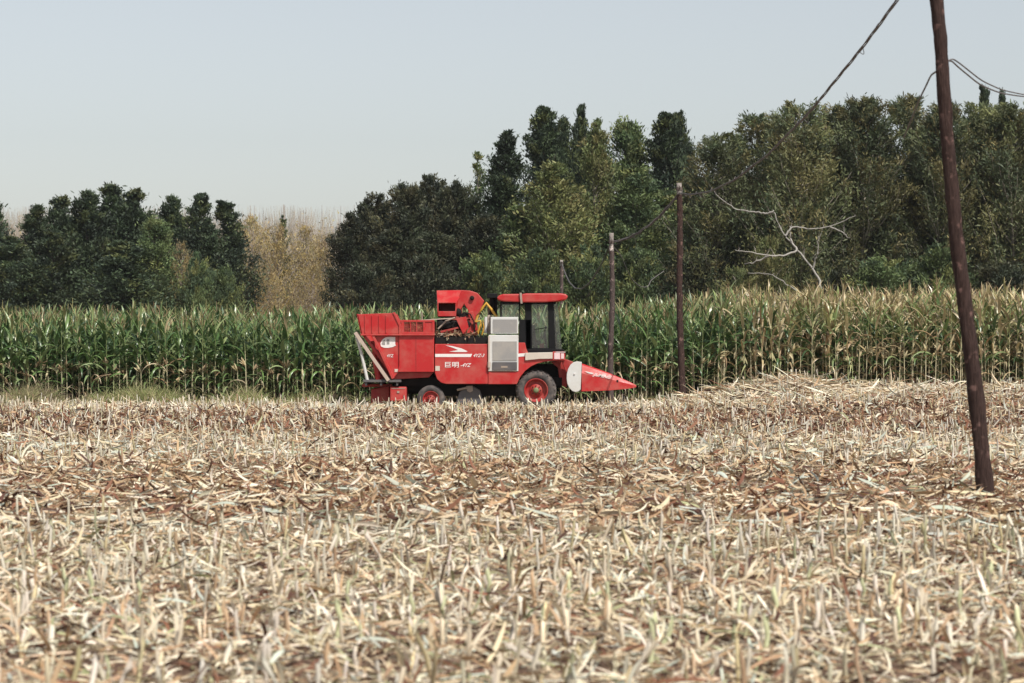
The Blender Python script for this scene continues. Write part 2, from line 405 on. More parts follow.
# ------------------------------------------------------------------ maize plants
P_GRN = [(0.080, 0.148, 0.046), (0.118, 0.190, 0.062), (0.052, 0.102, 0.038), (0.22, 0.28, 0.125)]
P_DRYL = [(0.42, 0.33, 0.19), (0.50, 0.42, 0.27), (0.32, 0.21, 0.12), (0.34, 0.35, 0.17)]
P_TIP = [(0.19, 0.235, 0.085), (0.27, 0.27, 0.12), (0.43, 0.35, 0.20), (0.14, 0.19, 0.06)]
def mprof(t): return max(.06, (min(1, .45+2.2*t))*(1-t**2.2))

def maize(dry, detail=True, inner=False):
    """returns dict part -> (V,Q,C)"""
    H = rng.uniform(2.25, 2.6)
    lean = rng.normal(0, .035, 2)
    M = 6
    t = np.linspace(0, 1, M)
    path = np.stack([lean[0]*t**2*H, lean[1]*t**2*H, t*H], 1)
    rad = (.0165*(1-t*.62))
    out = {}
    V, q, own = tubes(path[None], rad[None], 5)
    tt = V[q[:, 0], 2]/H
    c0 = (np.array([.48, .43, .28]) if rng.random() < .55+.3*dry else np.array([.33, .36, .18]))*(.4 if inner else 1)  # inner stalks darkened in colour to deepen the shade between rows
    c1 = np.array([.15, .19, .07])
    w = smooth(.25, .7, tt)[:, None]
    out['stalk'] = (V, q, c0*(1-w)+c1*w)
    n = int(rng.integers(12, 15))
    hs = np.linspace(.13, .97, n)+rng.normal(0, .012, n)
    paz = rng.uniform(0, np.pi)
    az = paz+np.arange(n)*np.pi+rng.normal(0, .35, n)
    b = np.stack([np.interp(hs, t, path[:, k]) for k in range(3)], 1)
    top = smooth(.55, .95, hs)
    pitch = np.where(hs < .4, rng.uniform(.5, 1.1, n), R(62)+top*R(16)+rng.normal(0, .12, n))
    dp = np.where(hs < .4, rng.uniform(-2.9, -1.8, n), rng.uniform(-2.3, -1.1, n)*(1-.55*top))
    L = np.interp(hs, [.15, .5, .75, 1], [.72, .92, .80, .5])*rng.uniform(.8, 1.15, n)
    Wd = np.interp(hs, [.15, .5, .8, 1], [.06, .105, .095, .055])*rng.uniform(.85, 1.15, n)*(1.35 if inner else 1)
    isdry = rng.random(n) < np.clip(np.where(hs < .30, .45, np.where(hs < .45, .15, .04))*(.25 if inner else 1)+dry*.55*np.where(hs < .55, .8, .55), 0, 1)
    istip = (hs > .84-.22*dry) & (rng.random(n) < .35+.5*dry)
    cg = palette(n, [3, 3, 2.2, 2.6], P_GRN); cd = palette(n, [3, 3, 2, 1.5], P_DRYL); ct = palette(n, [3, 2, 1+6*dry, 2], P_TIP)
    C = np.where(isdry[:, None], cd, np.where(istip[:, None], ct, cg))
    V, q, own = strips(b, az, pitch, dp, L, np.where(isdry, Wd*.7, Wd), 7 if detail else 4, mprof, rng.normal(0, .3, n), rng.normal(0, .5, n), fold=.35 if detail else 0)
    Cq = C[own].copy()
    out['leaves'] = (V, q, Cq)
    m = int(rng.integers(4, 7)+2*dry)
    tb = np.repeat(path[-1][None], m, 0)-np.array([0, 0, .02])+np.stack([np.zeros(m), np.zeros(m), rng.uniform(0, .1, m)], 1)
    V, q, own = strips(tb, rng.uniform(0, 6.28, m), np.r_[1.5, rng.uniform(.75, 1.35, m-1)], np.r_[0, rng.uniform(-.6, -.05, m-1)], np.r_[.34, rng.uniform(.16, .30, m-1)], .020, 3, lambda t: 1-.4*t, rng.uniform(0, 3, m))
    out['tassel'] = (V, q, (.85+.55*dry)*palette(m, [2, 2, 1], [(0.33, 0.26, 0.14), (0.27, 0.24, 0.11), (0.22, 0.14, 0.085)])[own])
    ez = rng.uniform(.38, .50)*H; ea = paz+rng.normal(0, .4)
    et = np.linspace(0, 1, 6); ed = np.array([math.cos(ea)*.42, math.sin(ea)*.42, .9])
    eb = np.array([np.interp(ez/H, t, path[:, k]) for k in range(3)])
    el = rng.uniform(.22, .29)
    droop = rng.random() < .35
    if droop: ed = np.array([math.cos(ea)*.6, math.sin(ea)*.6, -.7])
    ep = eb+ed*et[:, None]*el
    er = np.array([.012, .028, .033, .030, .021, .008])
    V, q, own = tubes(ep[None], er[None], 6, cap=False)
    ce = palette(1, [3, 2, 1.5], [(0.52, 0.44, 0.27), (0.44, 0.40, 0.22), (0.46, 0.33, 0.20)])[0]
    k = 5
    V2, q2, o2 = strips(np.repeat(eb[None], k, 0)+rng.normal(0, .01, (k, 3)), ea+rng.normal(0, .6, k), rng.uniform(.2, 1.2, k)-(1.6 if droop else 0), rng.uniform(-1.4, .2, k), rng.uniform(.16, .32, k), .035, 3, lprof, rng.normal(0, .5, k))
    out['ear'] = (np.concatenate([V, V2]), np.concatenate([q, q2+len(V)]), np.broadcast_to(ce, (len(q)+len(q2), 3)))
    return out

MATP = {'stalk': M_stalk, 'leaves': M_leaf, 'tassel': M_dry, 'ear': M_dry}
MAIZE = {}
for kind, dry in (('green', .0), ('mixed', .45), ('dry', .95)):
    MAIZE[kind] = []
    for k in range(9):
        parts = maize(dry)
        MAIZE[kind].append({p: np_mesh(p, V, q, MATP[p], C) for p, (V, q, C) in parts.items()})
CORN_Y = 67.6
def dryness(x):
    return .05+.95*smooth(4.0, 8.5, x)
def tall(x):
    return .915+.085*float(smooth(2.0, 5.0, x))
def pick(x):
    d = float(dryness(x))+rng.normal(0, .16)
    return 'green' if d < .3 else ('mixed' if d < .62 else 'dry')
def region(x):
    if x < -4.3: return 'left of the red harvester'
    if x < 3.4: return 'behind the red harvester'
    if x < 4.6: return 'between harvester and pole'
    if x < 9.5: return 'behind the straw heap'
    return 'toward the right field end'
WORD = {'green': 'green maize plant with a tan tassel', 'mixed': 'half dried maize plant with a tan tassel', 'dry': 'withered tan maize plant'}
WORD2 = {'green': 'green', 'mixed': 'half dried', 'dry': 'withered'}
count = 0
rows = []
for r_i, (yy, rowname) in enumerate(((CORN_Y, 'front'), (CORN_Y+.62, 'second'))):
    xx = np.arange(-21.4, 21.4, .205)
    for x in xx:
        hidden = (-4.0 < x < 1.2)
        xj = x+rng.normal(0, .04); yj = yy+rng.normal(0, .05)
        if hidden and r_i == 0 and rng.random() < 1.1: rows.append((xj, yj)); continue
        if count >= 298 or abs(xj) > yj*.2117+.25: rows.append((xj, yj)); continue
        k = pick(x); ms = MAIZE[k][int(rng.integers(9))]
        e = empty('maize_plant', (xj, yj, float(gz(xj, yj))-.02)); count += 1
        e.rotation_euler = (0, 0, rng.uniform(0, 6.28)); s = rng.uniform(.95, 1.1); e.scale = (s, s, s*rng.uniform(.96, 1.05)*tall(x))
        lab = f"{WORD2[k]} maize plant in the {rowname} row, {region(x)}"
        tag(e, lab, 'maize plant', f"{WORD2[k]} maize in the {rowname} row {region(x)}")
        for p, me in ms.items(): link_mesh(p, me, e)
# the rest of the standing field: one object
def append_plants(acc, pts, protos, zscale=1.0):
    for (x, y) in pts:
        parts = protos[pick(x)][int(rng.integers(len(protos['green'])))]
        a = rng.uniform(0, 6.28); s = rng.uniform(.93, 1.12)
        ca, sa = math.cos(a)*s, math.sin(a)*s
        g0 = float(gz(x, y))-.02
        for p, (V, q, C) in parts.items():
            Vn = np.stack([V[:, 0]*ca-V[:, 1]*sa+x, V[:, 0]*sa+V[:, 1]*ca+y, V[:, 2]*s*zscale*tall(x)+g0], 1)
            acc.add(Vn, q, C, {'stalk': 0, 'leaves': 1, 'tassel': 2, 'ear': 2}[p])
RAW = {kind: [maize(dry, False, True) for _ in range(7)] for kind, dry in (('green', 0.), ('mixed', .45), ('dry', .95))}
acc = Acc()
pts = list(rows)
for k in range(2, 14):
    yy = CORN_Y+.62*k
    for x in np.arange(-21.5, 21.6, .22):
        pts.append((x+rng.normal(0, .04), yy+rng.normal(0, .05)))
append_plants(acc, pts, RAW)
far = []
for y in np.arange(CORN_Y+.62*14, 142, 2.4):
    for x in np.arange(-y*.23, y*.23, .8): far.append((x+rng.normal(0, .2), y+rng.normal(0, .6)))
append_plants(acc, far, RAW)
o = link_mesh('standing_maize', acc.mesh('standing_maize', [M_stalk, M_leaf, M_dry])); tag(o, 'standing maize filling the field behind its first two rows', 'maize field', kind='stuff')

# grass along the maize edge
def gprof(t): return 1-.9*t
gr = Acc()
def grass(n, x0, x1, y0, y1, hr, cols, wts, pw=.022):
    x = rng.uniform(x0, x1, n); y = rng.uniform(y0, y1, n)
    k = (np.sin(x*1.7)+np.sin(x*.6+2)+rng.normal(0, .8, n)) > -.6; x, y = x[k], y[k]; n = len(x)
    V, q, own = strips(np.stack([x, y, gz(x, y)], 1), rng.uniform(0, 6.28, n), rng.uniform(.7, 1.5, n), rng.uniform(-1.6, -.2, n), rng.uniform(*hr, n)*(.35+.75*np.clip(.5+.5*np.sin(x*2.3+1.1*np.sin(x*.9))+.35*np.sin(x*5.7+y*3), 0, 1.3)), rng.uniform(.6, 1.4, n)*pw, 4, gprof, rng.uniform(0, 3, n))
    gr.add(V, q, palette(n, wts, cols)[own])
GC = [(0.30, 0.32, 0.13), (0.40, 0.36, 0.19), (0.44, 0.37, 0.23), (0.22, 0.26, 0.10)]
grass(24000, -19.5, -3.0, 65.2, 67.3, (.28, .68), GC, [4, 3, 2.2, 3.4])
grass(5600, -19.5, -11.5, 65.2, 67.3, (.35, .85), [(0.30, 0.24, 0.16), (0.22, 0.17, 0.11)], [1, 1])
grass(2500, 2.6, 6.2, 66.5, 67.6, (.1, .38), GC, [1.5, 3, 3, 1])
o = link_mesh('grass', gr.mesh('grass', M_grass)); tag(o, 'rough grass along the edge of the standing maize', 'grass', kind='stuff')

# ------------------------------------------------------------------ trees
def tree_mesh(H, Rr, h0, nl, asc, nspr, sl, sw, sig, cols, wts, prof, bark=(.10, .085, .07), droop=0., upb=.6, tr=.13, tip=False):
    """returns trunk mesh, crown mesh (built at its real size)"""
    nl = int(nl*2.0)
    t = np.linspace(0, 1, 8)
    wob = np.cumsum(rng.normal(0, .05*H/15, (8, 2)), 0)
    tp = np.concatenate([wob, (t*H*.96)[:, None]], 1); tp[0, :2] = 0
    a = Acc()
    V, q, own = tubes(tp[None], (tr*(1-t*.88))[None], 6, cap=False); a.add(V, q, np.array(bark))
    hh = h0+(H*.985-h0)*rng.uniform(0, 1, nl)**(1.0 if tip else .88)
    az = rng.uniform(0, 2*np.pi, nl)
    rr = Rr*np.array([prof((h-h0)/(H-h0)) for h in hh])*rng.uniform(.5, 1.25, nl)
    base_h = np.maximum(h0*.6, hh-rr*math.tan(asc)*.9)
    M = 5; lt = np.linspace(0, 1, M)
    b = np.stack([np.interp(base_h/(H*.96), t, tp[:, k]) for k in range(3)], 1)
    end = b.copy(); end[:, 0] += np.cos(az)*rr; end[:, 1] += np.sin(az)*rr; end[:, 2] = hh
    P = b[:, None]+(end-b)[:, None]*lt[None, :, None]
    bow = np.sin(lt*np.pi)*.16
    P[:, :, 2] += bow[None]*rr[:, None]*(-1 if asc > .9 else .6)
    P[:, :, :2] += rng.normal(0, .10, (nl, M, 2))*lt[None, :, None]
    V, q, own = tubes(P, (tr*.42*(1-.8*lt))[None]*rng.uniform(.5, 1, nl)[:, None], 4, cap=False); a.add(V, q, np.array(bark)*1.15)
    trunk = a.mesh('trunk', M_bark)
    nspr = int(nspr*1.75); sl *= .58; sw *= .52
    li = np.repeat(np.arange(nl), nspr)
    n = len(li)
    u = 1-np.abs(rng.normal(0, .36, n)); u = np.clip(u, .05, 1.06)
    k = np.clip((u*(M-1)).astype(int), 0, M-2); f = u*(M-1)-k
    pos = P[li, k]*(1-f)[:, None]+P[li, k+1]*f[:, None]
    s = sig*.85*(.45+.9*rng.random(nl))[li]*(1.15-.5*u)
    if tip: s = s*(.20+.80*np.clip(rr/Rr, 0, 1))[li]*np.where(rng.random(n) < .14, 1.9, 1.)
    else: s = s*(np.where(hh > h0+.8*(H-h0), .45, .58)+.42*np.clip(rr/Rr, 0, 1))[li]
    pos = pos+rng.normal(0, 1, (n, 3))*s[:, None]*np.array([1, 1, .85])
    d = (end-b)[li]; d /= np.linalg.norm(d, axis=1, keepdims=True)+1e-6
    d = d*.8+np.array([0, 0, upb])+rng.normal(0, .75, (n, 3))

    d[:, 2] -= droop*rng.random(n)
    saz = np.arctan2(d[:, 1], d[:, 0]); sp = np.arctan2(d[:, 2], np.hypot(d[:, 0], d[:, 1]))
    V, q, own = strips(pos, saz, sp, rng.normal(-.3, .3, n), sl*rng.uniform(.6, 1.3, n), sw*rng.uniform(.6, 1.3, n), 2, lambda t: (.5, 1., .25)[int(round(t*2))], rng.uniform(0, np.pi, n))
    lc = palette(nl, wts, cols, .16)
    C = lc[li]*(1+rng.normal(0, .16, (n, 1)))
    crown = np_mesh('crown', V, q, M_fol, np.clip(C, .008, .6)[own])
    return trunk, crown

DK = [(0.0598, 0.0866, 0.0478), (0.0776, 0.1075, 0.0538), (0.0478, 0.0672, 0.0448), (0.1121, 0.1314, 0.0538)]
MID = [(0.0959, 0.1361, 0.0576), (0.1361, 0.1759, 0.0718), (0.0718, 0.1055, 0.0544), (0.1838, 0.1998, 0.0718)]
PALE = [(0.1454, 0.1730, 0.0665), (0.1871, 0.1939, 0.0762), (0.1178, 0.1454, 0.0582), (0.2147, 0.2009, 0.0830)]
OLV = [(0.1556, 0.157, 0.069), (0.1176, 0.1365, 0.065), (0.1987, 0.1752, 0.0766), (0.0899, 0.1145, 0.0613)]
YEL = [(0.40, 0.30, 0.12), (0.44, 0.35, 0.17), (0.37, 0.29, 0.16), (0.29, 0.25, 0.13)]
RND = [(0.0556, 0.0676, 0.0386), (0.0724, 0.0748, 0.0410), (0.0459, 0.0556, 0.0363), (0.0906, 0.0844, 0.0435)]
pcol = lambda t: max(.02, min(1, 1.6*(t+.3))*min(1, 1.5*max(0, 1-t)**.75))
pegg = lambda t: max(.02, min(1, .75+t)*min(1, 1.35*max(0, 1-t)**.62))
pround = lambda t: max(.12, math.sqrt(max(0, 1-(1.75*(t-.42))**2))) if t < .98 else .12
pbroad = lambda t: max(.05, min(1, .8+t)*max(0, 1-t**2.2)**.55)
pcone = lambda t: max(.05, (1-t)**.75*min(1, .5+3*t))
TREES = {
 'poplar': (15., 1.6, [tree_mesh(15, 1.6, 2.0, 95, R(70), 80, .40, .15, .42, DK, [3, 3, 3, 1], pcol, upb=1.1, tip=True) for _ in range(3)]),
 'cone':   (15., 2.0, [tree_mesh(15, 2.0, 2.0, 90, R(60), 80, .40, .15, .40, DK, [3, 3, 3, .6], pcone, upb=.9, tip=True) for _ in range(2)]),
 'midgreen': (14., 2.1, [tree_mesh(14, 2.1, 2.0, 85, R(55), 85, .38, .16, .50, MID, [3, 3, 2, 2], pegg, upb=.6, bark=(.2, .18, .15)) for _ in range(3)]),
 'pale':   (13., 2.2, [tree_mesh(13, 2.2, 2.0, 80, R(55), 75, .36, .16, .48, PALE, [3, 3, 2, 2], pegg, upb=.7, tip=True, bark=(.25, .22, .18)) for _ in range(2)]),
 'olive':  (15., 2.8, [tree_mesh(15, 2.8, 3.5, 95, R(52), 85, .42, .13, .50, OLV, [3, 3, 2, 3], pbroad, upb=.35, bark=(.27, .24, .20)) for _ in range(4)]),
 'round':  (12., 2.3, [tree_mesh(12, 2.3, 1.5, 90, R(45), 90, .40, .17, .50, RND, [3, 3, 3, 1.5], pround, upb=.55) for _ in range(3)]),
 'bushy':  (13., 1.9, [tree_mesh(13, 1.9, 1.5, 90, R(60), 80, .42, .17, .46, DK, [3, 3, 3, 1.6], pegg, upb=.9, tip=True) for _ in range(3)]),
 'shrub':  (6., 2.2, [tree_mesh(6, 2.2, .5, 60, R(45), 80, .34, .15, .42, MID, [3, 2, 3, 1.5], pround, upb=.5, tr=.08) for _ in range(3)]),
 'darkshrub':  (6., 2.2, [tree_mesh(6, 2.2, .5, 60, R(45), 80, .34, .15, .42, RND, [3, 2, 3, 1.0], pround, upb=.5, tr=.08) for _ in range(2)]),
 'paleshrub':  (6., 2.2, [tree_mesh(6, 2.2, .5, 55, R(45), 70, .30, .13, .40, PALE, [3, 3, 2, 3], pround, upb=.6, tr=.07, bark=(.3, .27, .22)) for _ in range(2)]),
 'yellow': (11., 2.3, [tree_mesh(11, 2.3, 1.0, 75, R(60), 34, .34, .12, .62, YEL, [3, 2, 2, 2], pround, upb=.9, bark=(.32, .27, .24), tr=.09) for _ in range(3)]),
 'sparse': (15., 1.3, [tree_mesh(15, 1.3, 3.0, 60, R(70), 32, .36, .13, .36, MID, [3, 2, 2, 2], pcol, upb=1.0, tip=True, bark=(.25, .23, .2)) for _ in range(2)]),
}
def plant(kind, px, top, w, Y, label, name=None, cat='tree', group=None, lean=0.):
    H0, R0, ms = TREES[kind]
    x = (px-512)/F*Y; g0 = .3*float(smooth(80, 140, Y))
    H = CH-(top-341.5)/F*Y-g0
    e = empty(name or 'broadleaf_tree', (x, Y, g0)); tag(e, label, cat, group)
    trk, crn = ms[int(rng.integers(len(ms)))]
    s = w/F*Y/(2*R0*1.12)*{'olive': 1.5, 'bushy': 1.75, 'poplar': 1.85, 'cone': 1.7, 'sparse': 1.7, 'pale': 1.55, 'round': 1.25, 'midgreen': 1.5}.get(kind, 1.1)
    e.scale = (s, s, H/(H0*1.0)); e.rotation_euler = (0, R(lean), rng.uniform(0, 6.28))
    link_mesh('trunk', trk, e); link_mesh('crown', crn, e)
    return e
GL, GM, GP, GR_, GB = 'trees of the left grove', 'trees of the rounded middle clump', 'poplars behind the harvester', 'broad trees of the right wood', 'shrubs at the foot of the wood'
# left grove
for a in [
 ('bushy', -10, 203, 44, 185, 'dark tree cut by the left edge of the photo'),
 ('poplar', 34, 203, 34, 183, 'slim dark tree second from the left edge, pale gap on its left'),
 ('bushy', 63, 196, 42, 186, 'dark tree third from the left edge, right of the pale gap'),
 ('bushy', 88, 190, 46, 182, 'dark tree just left of the tallest tree of the left grove'),
 ('bushy', 111, 184, 48, 187, 'tallest dark tree in the middle of the left grove'),
 ('bushy', 136, 189, 46, 183, 'dark tree just right of the tallest tree of the left grove'),
 ('midgreen', 156, 214, 44, 178, 'yellow flecked tree low in front of the left grove'),
 ('bushy', 172, 195, 36, 186, 'narrow dark tree right of the pale notch in the left grove'),
 ('poplar', 193, 192, 40, 182, 'tall dark tree at the right end of the left grove'),
 ('poplar', 226, 199, 40, 184, 'lone dark columnar tree standing between left grove and yellow trees'),
 ('bushy', 50, 232, 46, 178, 'low dark tree in front of the second and third trees from the left edge'),
 ('bushy', 10, 236, 46, 178, 'low dark tree at the foot of the leftmost tree'),
 ('bushy', 120, 240, 60, 176, 'low broad dark tree in front of the tallest left grove tree'),
]: plant(a[0], *a[1:], group=GL)
plant('shrub', 198, 252, 40, 176, 'green shrub at the foot of the right end of the left grove', 'shrub', 'shrub', GL)
plant('shrub', 224, 268, 44, 178, 'dark green shrub at the foot of the lone columnar tree', 'shrub', 'shrub', GL)
for a in [
 ('yellow', 254, 214, 52, 205, 'yellow tree touching the right side of the lone columnar tree'),
 ('yellow', 278, 222, 56, 202, 'bright yellow autumn tree second from the lone columnar tree'),
 ('yellow', 303, 226, 54, 206, 'yellow autumn tree third from the lone columnar tree'),
 ('yellow', 326, 232, 50, 203, 'yellow autumn tree touching the rounded middle clump'),
 ('yellow', 268, 262, 36, 192, 'small yellow tree low in front of the two leftmost yellow trees'),
 ('yellow', 312, 264, 40, 193, 'small yellow tree low in front of the two rightmost yellow trees'),
 ('yellow', 205, 222, 34, 210, 'yellow tree showing through between the left grove and the lone columnar tree'),
 ('yellow', 182, 240, 34, 178, 'small yellow tree in front of the right end of the left grove'),
]: plant(a[0], *a[1:], name='autumn_tree', group='yellow autumn trees')
plant('sparse', 285, 214, 18, 206, 'thin green spire rising among the yellow trees', 'poplar_tree')
# middle clump
for a in [
 ('round', 351, 213, 44, 168, 'dark rounded tree at the left end of the middle clump'),
 ('round', 376, 194, 56, 172, 'dark rounded tree second from the left in the middle clump'),
 ('round', 404, 184, 58, 168, 'dark rounded tree in the centre of the middle clump'),
 ('round', 432, 175, 56, 173, 'tallest rounded tree of the middle clump, brown tinged top'),
 ('round', 457, 181, 48, 168, 'rounded tree of the middle clump touching the tall poplars'),
 ('round', 392, 228, 66, 162, 'low dark tree in front of the centre of the middle clump'),
 ('round', 440, 232, 62, 162, 'low dark tree in front of the tallest rounded tree'),
]: plant(a[0], *a[1:], group=GM)
# poplars
for a in [
 ('sparse', 477, 150, 30, 170, 'sparse pale poplar at the left end of the poplars'),
 ('cone', 502, 128, 58, 166, 'dark pointed poplar standing apart at the left of the poplars'),
 ('poplar', 541, 105, 44, 170, 'tall dark poplar with dense crown behind the cab'),
 ('poplar', 563, 116, 30, 172, 'slim poplar squeezed between the two tallest poplars'),
 ('poplar', 576, 103, 26, 168, 'thin tall poplar with pointed tip right of the dense dark one'),
 ('sparse', 600, 116, 26, 166, 'thin poplar with loose tip in the middle of the poplars'),
 ('midgreen', 626, 113, 52, 168, 'broad topped green tree left of the dark poplar by the pole'),
 ('poplar', 663, 111, 44, 166, 'dense dark poplar rising just left of the middle pole'),
]: plant(a[0], *a[1:], name='poplar_tree', group=GP)
plant('poplar', 691, 110, 24, 178, 'leaning dark poplar tip right of the middle pole', 'poplar_tree', group=GP, lean=3)
for a in [
 ('midgreen', 590, 124, 52, 172, 'green tree filling in behind the thin poplars'),
 ('midgreen', 552, 128, 46, 173, 'green tree filling in behind the dense dark poplar'),
 ('pale', 556, 162, 74, 156, 'pale yellow green tree in front of the dense dark poplar'),
 ('pale', 594, 126, 54, 160, 'tall pale yellow green tree in front of the thin poplars'),
 ('midgreen', 634, 165, 62, 158, 'green tree behind the third pole'),
 ('midgreen', 520, 205, 60, 158, 'green tree in front of the dark pointed poplar'),
 ('midgreen', 668, 190, 60, 160, 'dark green tree right behind the middle pole'),
 ('round', 486, 215, 56, 160, 'dark tree filling the gap between middle clump and poplars'),
]: plant(a[0], *a[1:], group='green trees in front of the poplars')
# right wood
for a in [
 ('olive', 716, 128, 80, 152, 'olive broad tree at the left end of the right wood'),
 ('olive', 757, 113, 84, 156, 'olive broad tree second from the left of the right wood'),
 ('olive', 797, 97, 84, 150, 'tall brown tinged tree crossed by the overhead cable'),
 ('olive', 836, 104, 72, 156, 'olive tree right of the tree the cable crosses'),
 ('olive', 868, 97, 84, 151, 'tall olive tree left of the loose hanging wire'),
 ('olive', 908, 95, 84, 155, 'tall olive tree behind the loose hanging wire'),
 ('olive', 947, 102, 74, 150, 'olive tree behind the near pole'),
 ('olive', 978, 98, 80, 154, 'olive tree just right of the near pole'),
 ('olive', 1014, 97, 80, 150, 'dark olive tree at the right edge of the photo'),
 ('olive', 1050, 92, 80, 152, 'olive tree cut by the right edge of the photo'),
 ('olive', 736, 165, 80, 162, 'dim tree between the two leftmost olive trees'),
 ('olive', 780, 150, 80, 163, 'dim tree behind the second olive tree and the cable tree'),
 ('olive', 852, 140, 84, 163, 'dim tree behind the dark gap left of the loose wire'),
 ('olive', 928, 140, 84, 163, 'dim tree deep behind the near pole'),
 ('olive', 1000, 140, 84, 163, 'dim tree deep behind the right edge tree'),
 ('olive', 694, 175, 64, 163, 'dim tree behind the middle pole and the leftmost olive tree'),
]: plant(a[0], *a[1:], group=GR_)
plant('poplar', 985, 83, 22, 168, 'dark poplar tip above the wood right of the near pole', 'poplar_tree')
plant('poplar', 1004, 87, 16, 170, 'small dark poplar tip between the near pole and the right edge', 'poplar_tree')
for a in [
 ('paleshrub', 735, 268, 56, 144, 'pale green bush under the leaning dead branches'),
 ('shrub', 880, 258, 90, 146, 'broad green bush left of the near pole'),
 ('shrub', 940, 246, 80, 147, 'green bush behind the near pole'),
 ('darkshrub', 1000, 262, 84, 146, 'dark bush at the right edge of the wood'),
 ('darkshrub', 840, 268, 60, 147, 'dark bush right of the dead leaning tree'),
 ('darkshrub', 692, 255, 66, 150, 'dark bush behind the middle pole'),
 ('shrub', 640, 250, 66, 150, 'green bush behind the third pole'),
 ('shrub', 590, 245, 70, 150, 'green bush behind the farthest pole'),
 ('shrub', 540, 250, 70, 150, 'green bush above the cab roof'),
 ('shrub', 486, 252, 66, 152, 'green bush above the discharge hood'),
 ('darkshrub', 425, 258, 76, 154, 'dark bush at the foot of the middle clump, right half'),
 ('darkshrub', 372, 262, 70, 154, 'dark bush at the foot of the middle clump, left half'),
]: plant(a[0], *a[1:], name='shrub', cat='shrub', group=GB)
# loose wattle spray and dead leaning trees with pale limbs
def branch_tree(name, label, paths, Y, r0=.11):
    r0 *= .85
    root = empty(name, (*(W(*paths[0][0], Y)[:2]), .3)); tag(root, label, 'dead tree')
    off = np.array(root.location)
    for i, pth in enumerate(paths):
        pts_ = np.array([W(px, py, Y+.25*k*(-1)**i)for k, (px, py) in enumerate(pth)])-off
        if i == 0 and name != 'broken_bough': pts_ = np.vstack([[0, 0, 0], pts_])
        tt = np.linspace(0, 1, len(pts_)); t2 = np.linspace(0, 1, 4*len(pts_))
        sm = np.stack([np.interp(t2, tt, pts_[:, c]) for c in range(3)], 1)
        ker = np.array([.25, .5, .25])
        for _ in range(3): sm[1:-1] = .25*sm[:-2]+.5*sm[1:-1]+.25*sm[2:]
        sm[1:-1] += rng.normal(0, .025, sm[1:-1].shape)
        a = Acc(); V, q, own = tubes(sm[None], ((r0 if i == 0 else r0*.72)*(1-.7*t2))[None], 6, cap=False)
        a.add(V, q, np.array([.33, .31, .28]))
        m = 14
        k = rng.integers(len(sm)//3, len(sm), m)
        V, q, own = strips(sm[k], rng.uniform(0, 6.28, m), rng.uniform(-.3, 1.4, m), rng.normal(-.3, .6, m), rng.uniform(.3, 1.0, m), .03, 4, gprof)
        a.add(V, q, np.array([.34, .30, .27]))
        link_mesh('trunk' if i == 0 else 'limb', a.mesh('limb', M_bark), root)
branch_tree('dead_tree', 'pale bare forked tree leaning left out of the dark wood', [
 [(819, 300), (822, 285), (813, 268), (797, 250), (782, 232), (773, 210)], [(813, 268), (818, 252), (818, 236)], [(785, 236), (792, 226), (808, 229), (830, 227), (855, 216)],
 [(797, 250), (784, 256), (768, 256), (752, 252), (735, 250)], [(768, 256), (756, 262), (744, 264)], [(821, 296), (806, 297), (788, 285), (772, 274), (748, 273)],
 [(774, 212), (766, 214), (756, 212), (742, 211), (726, 204), (714, 191)], [(830, 227), (842, 232), (850, 238)], [(797, 250), (790, 238), (790, 226)]], 143.6)
plant('paleshrub', 769, 238, 58, 146, 'small yellow green sapling beside the leaning dead trunk', 'sapling', 'sapling')

# far pale bare poplars: a distant wood
fw = Acc()
n = 520
x = rng.uniform(-.235, -.055, n)*380; y = rng.uniform(330, 440, n)
x = (rng.uniform(-30, 360, n)-512)/F*y
H = np.where(rng.random(n) < .4, 1, .86)*(rng.uniform(.88, 1.04, n))*(CH+(341.5-210)/F*y)
m = 26
bx_ = np.repeat(x, m)+rng.normal(0, 1.0, n*m); by_ = np.repeat(y, m)+rng.normal(0, 1.0, n*m)
hz = np.repeat(H, m)
bz_ = hz*rng.uniform(.1, .72, n*m)
V, q, own = strips(np.stack([bx_, by_, bz_], 1), rng.uniform(0, 6.28, n*m), rng.uniform(1.1, 1.56, n*m), 0, hz-bz_, .14, 2, gprof, rng.uniform(0, 3, n*m))
fw.add(V, q, palette(n*m, [3, 3, 1], [(0.42, 0.36, 0.29), (0.46, 0.41, 0.35), (0.42, 0.33, 0.17)], .1)[own])
P = np.stack([np.stack([x, y, np.zeros(n)], 1), np.stack([x, y, H], 1)], 1)
V, q, own = tubes(P, np.stack([np.full(n, .16), np.full(n, .03)], 1), 4, cap=False); fw.add(V, q, np.array([.44, .39, .36]))
k = n*85
lx = np.repeat(x, 85)+rng.normal(0, 1.1, k); ly = np.repeat(y, 85)+rng.normal(0, 1.1, k); lz = np.repeat(H, 85)*rng.beta(1.5, 2.2, k)
V, q, own = strips(np.stack([lx, ly, lz], 1), rng.uniform(0, 6.28, k), rng.uniform(-.5, 1.2, k), 0, .5, .22, 2, gprof, rng.uniform(0, 3, k))
fw.add(V, q, palette(k, [3, 2, 1], [(0.42, 0.34, 0.17), (0.42, 0.31, 0.12), (0.42, 0.36, 0.28)])[own])
o = link_mesh('distant_woods', fw.mesh('distant_woods', M_bark)); tag(o, 'far pale wood of bare poplars beyond the left trees', 'woods', kind='stuff')

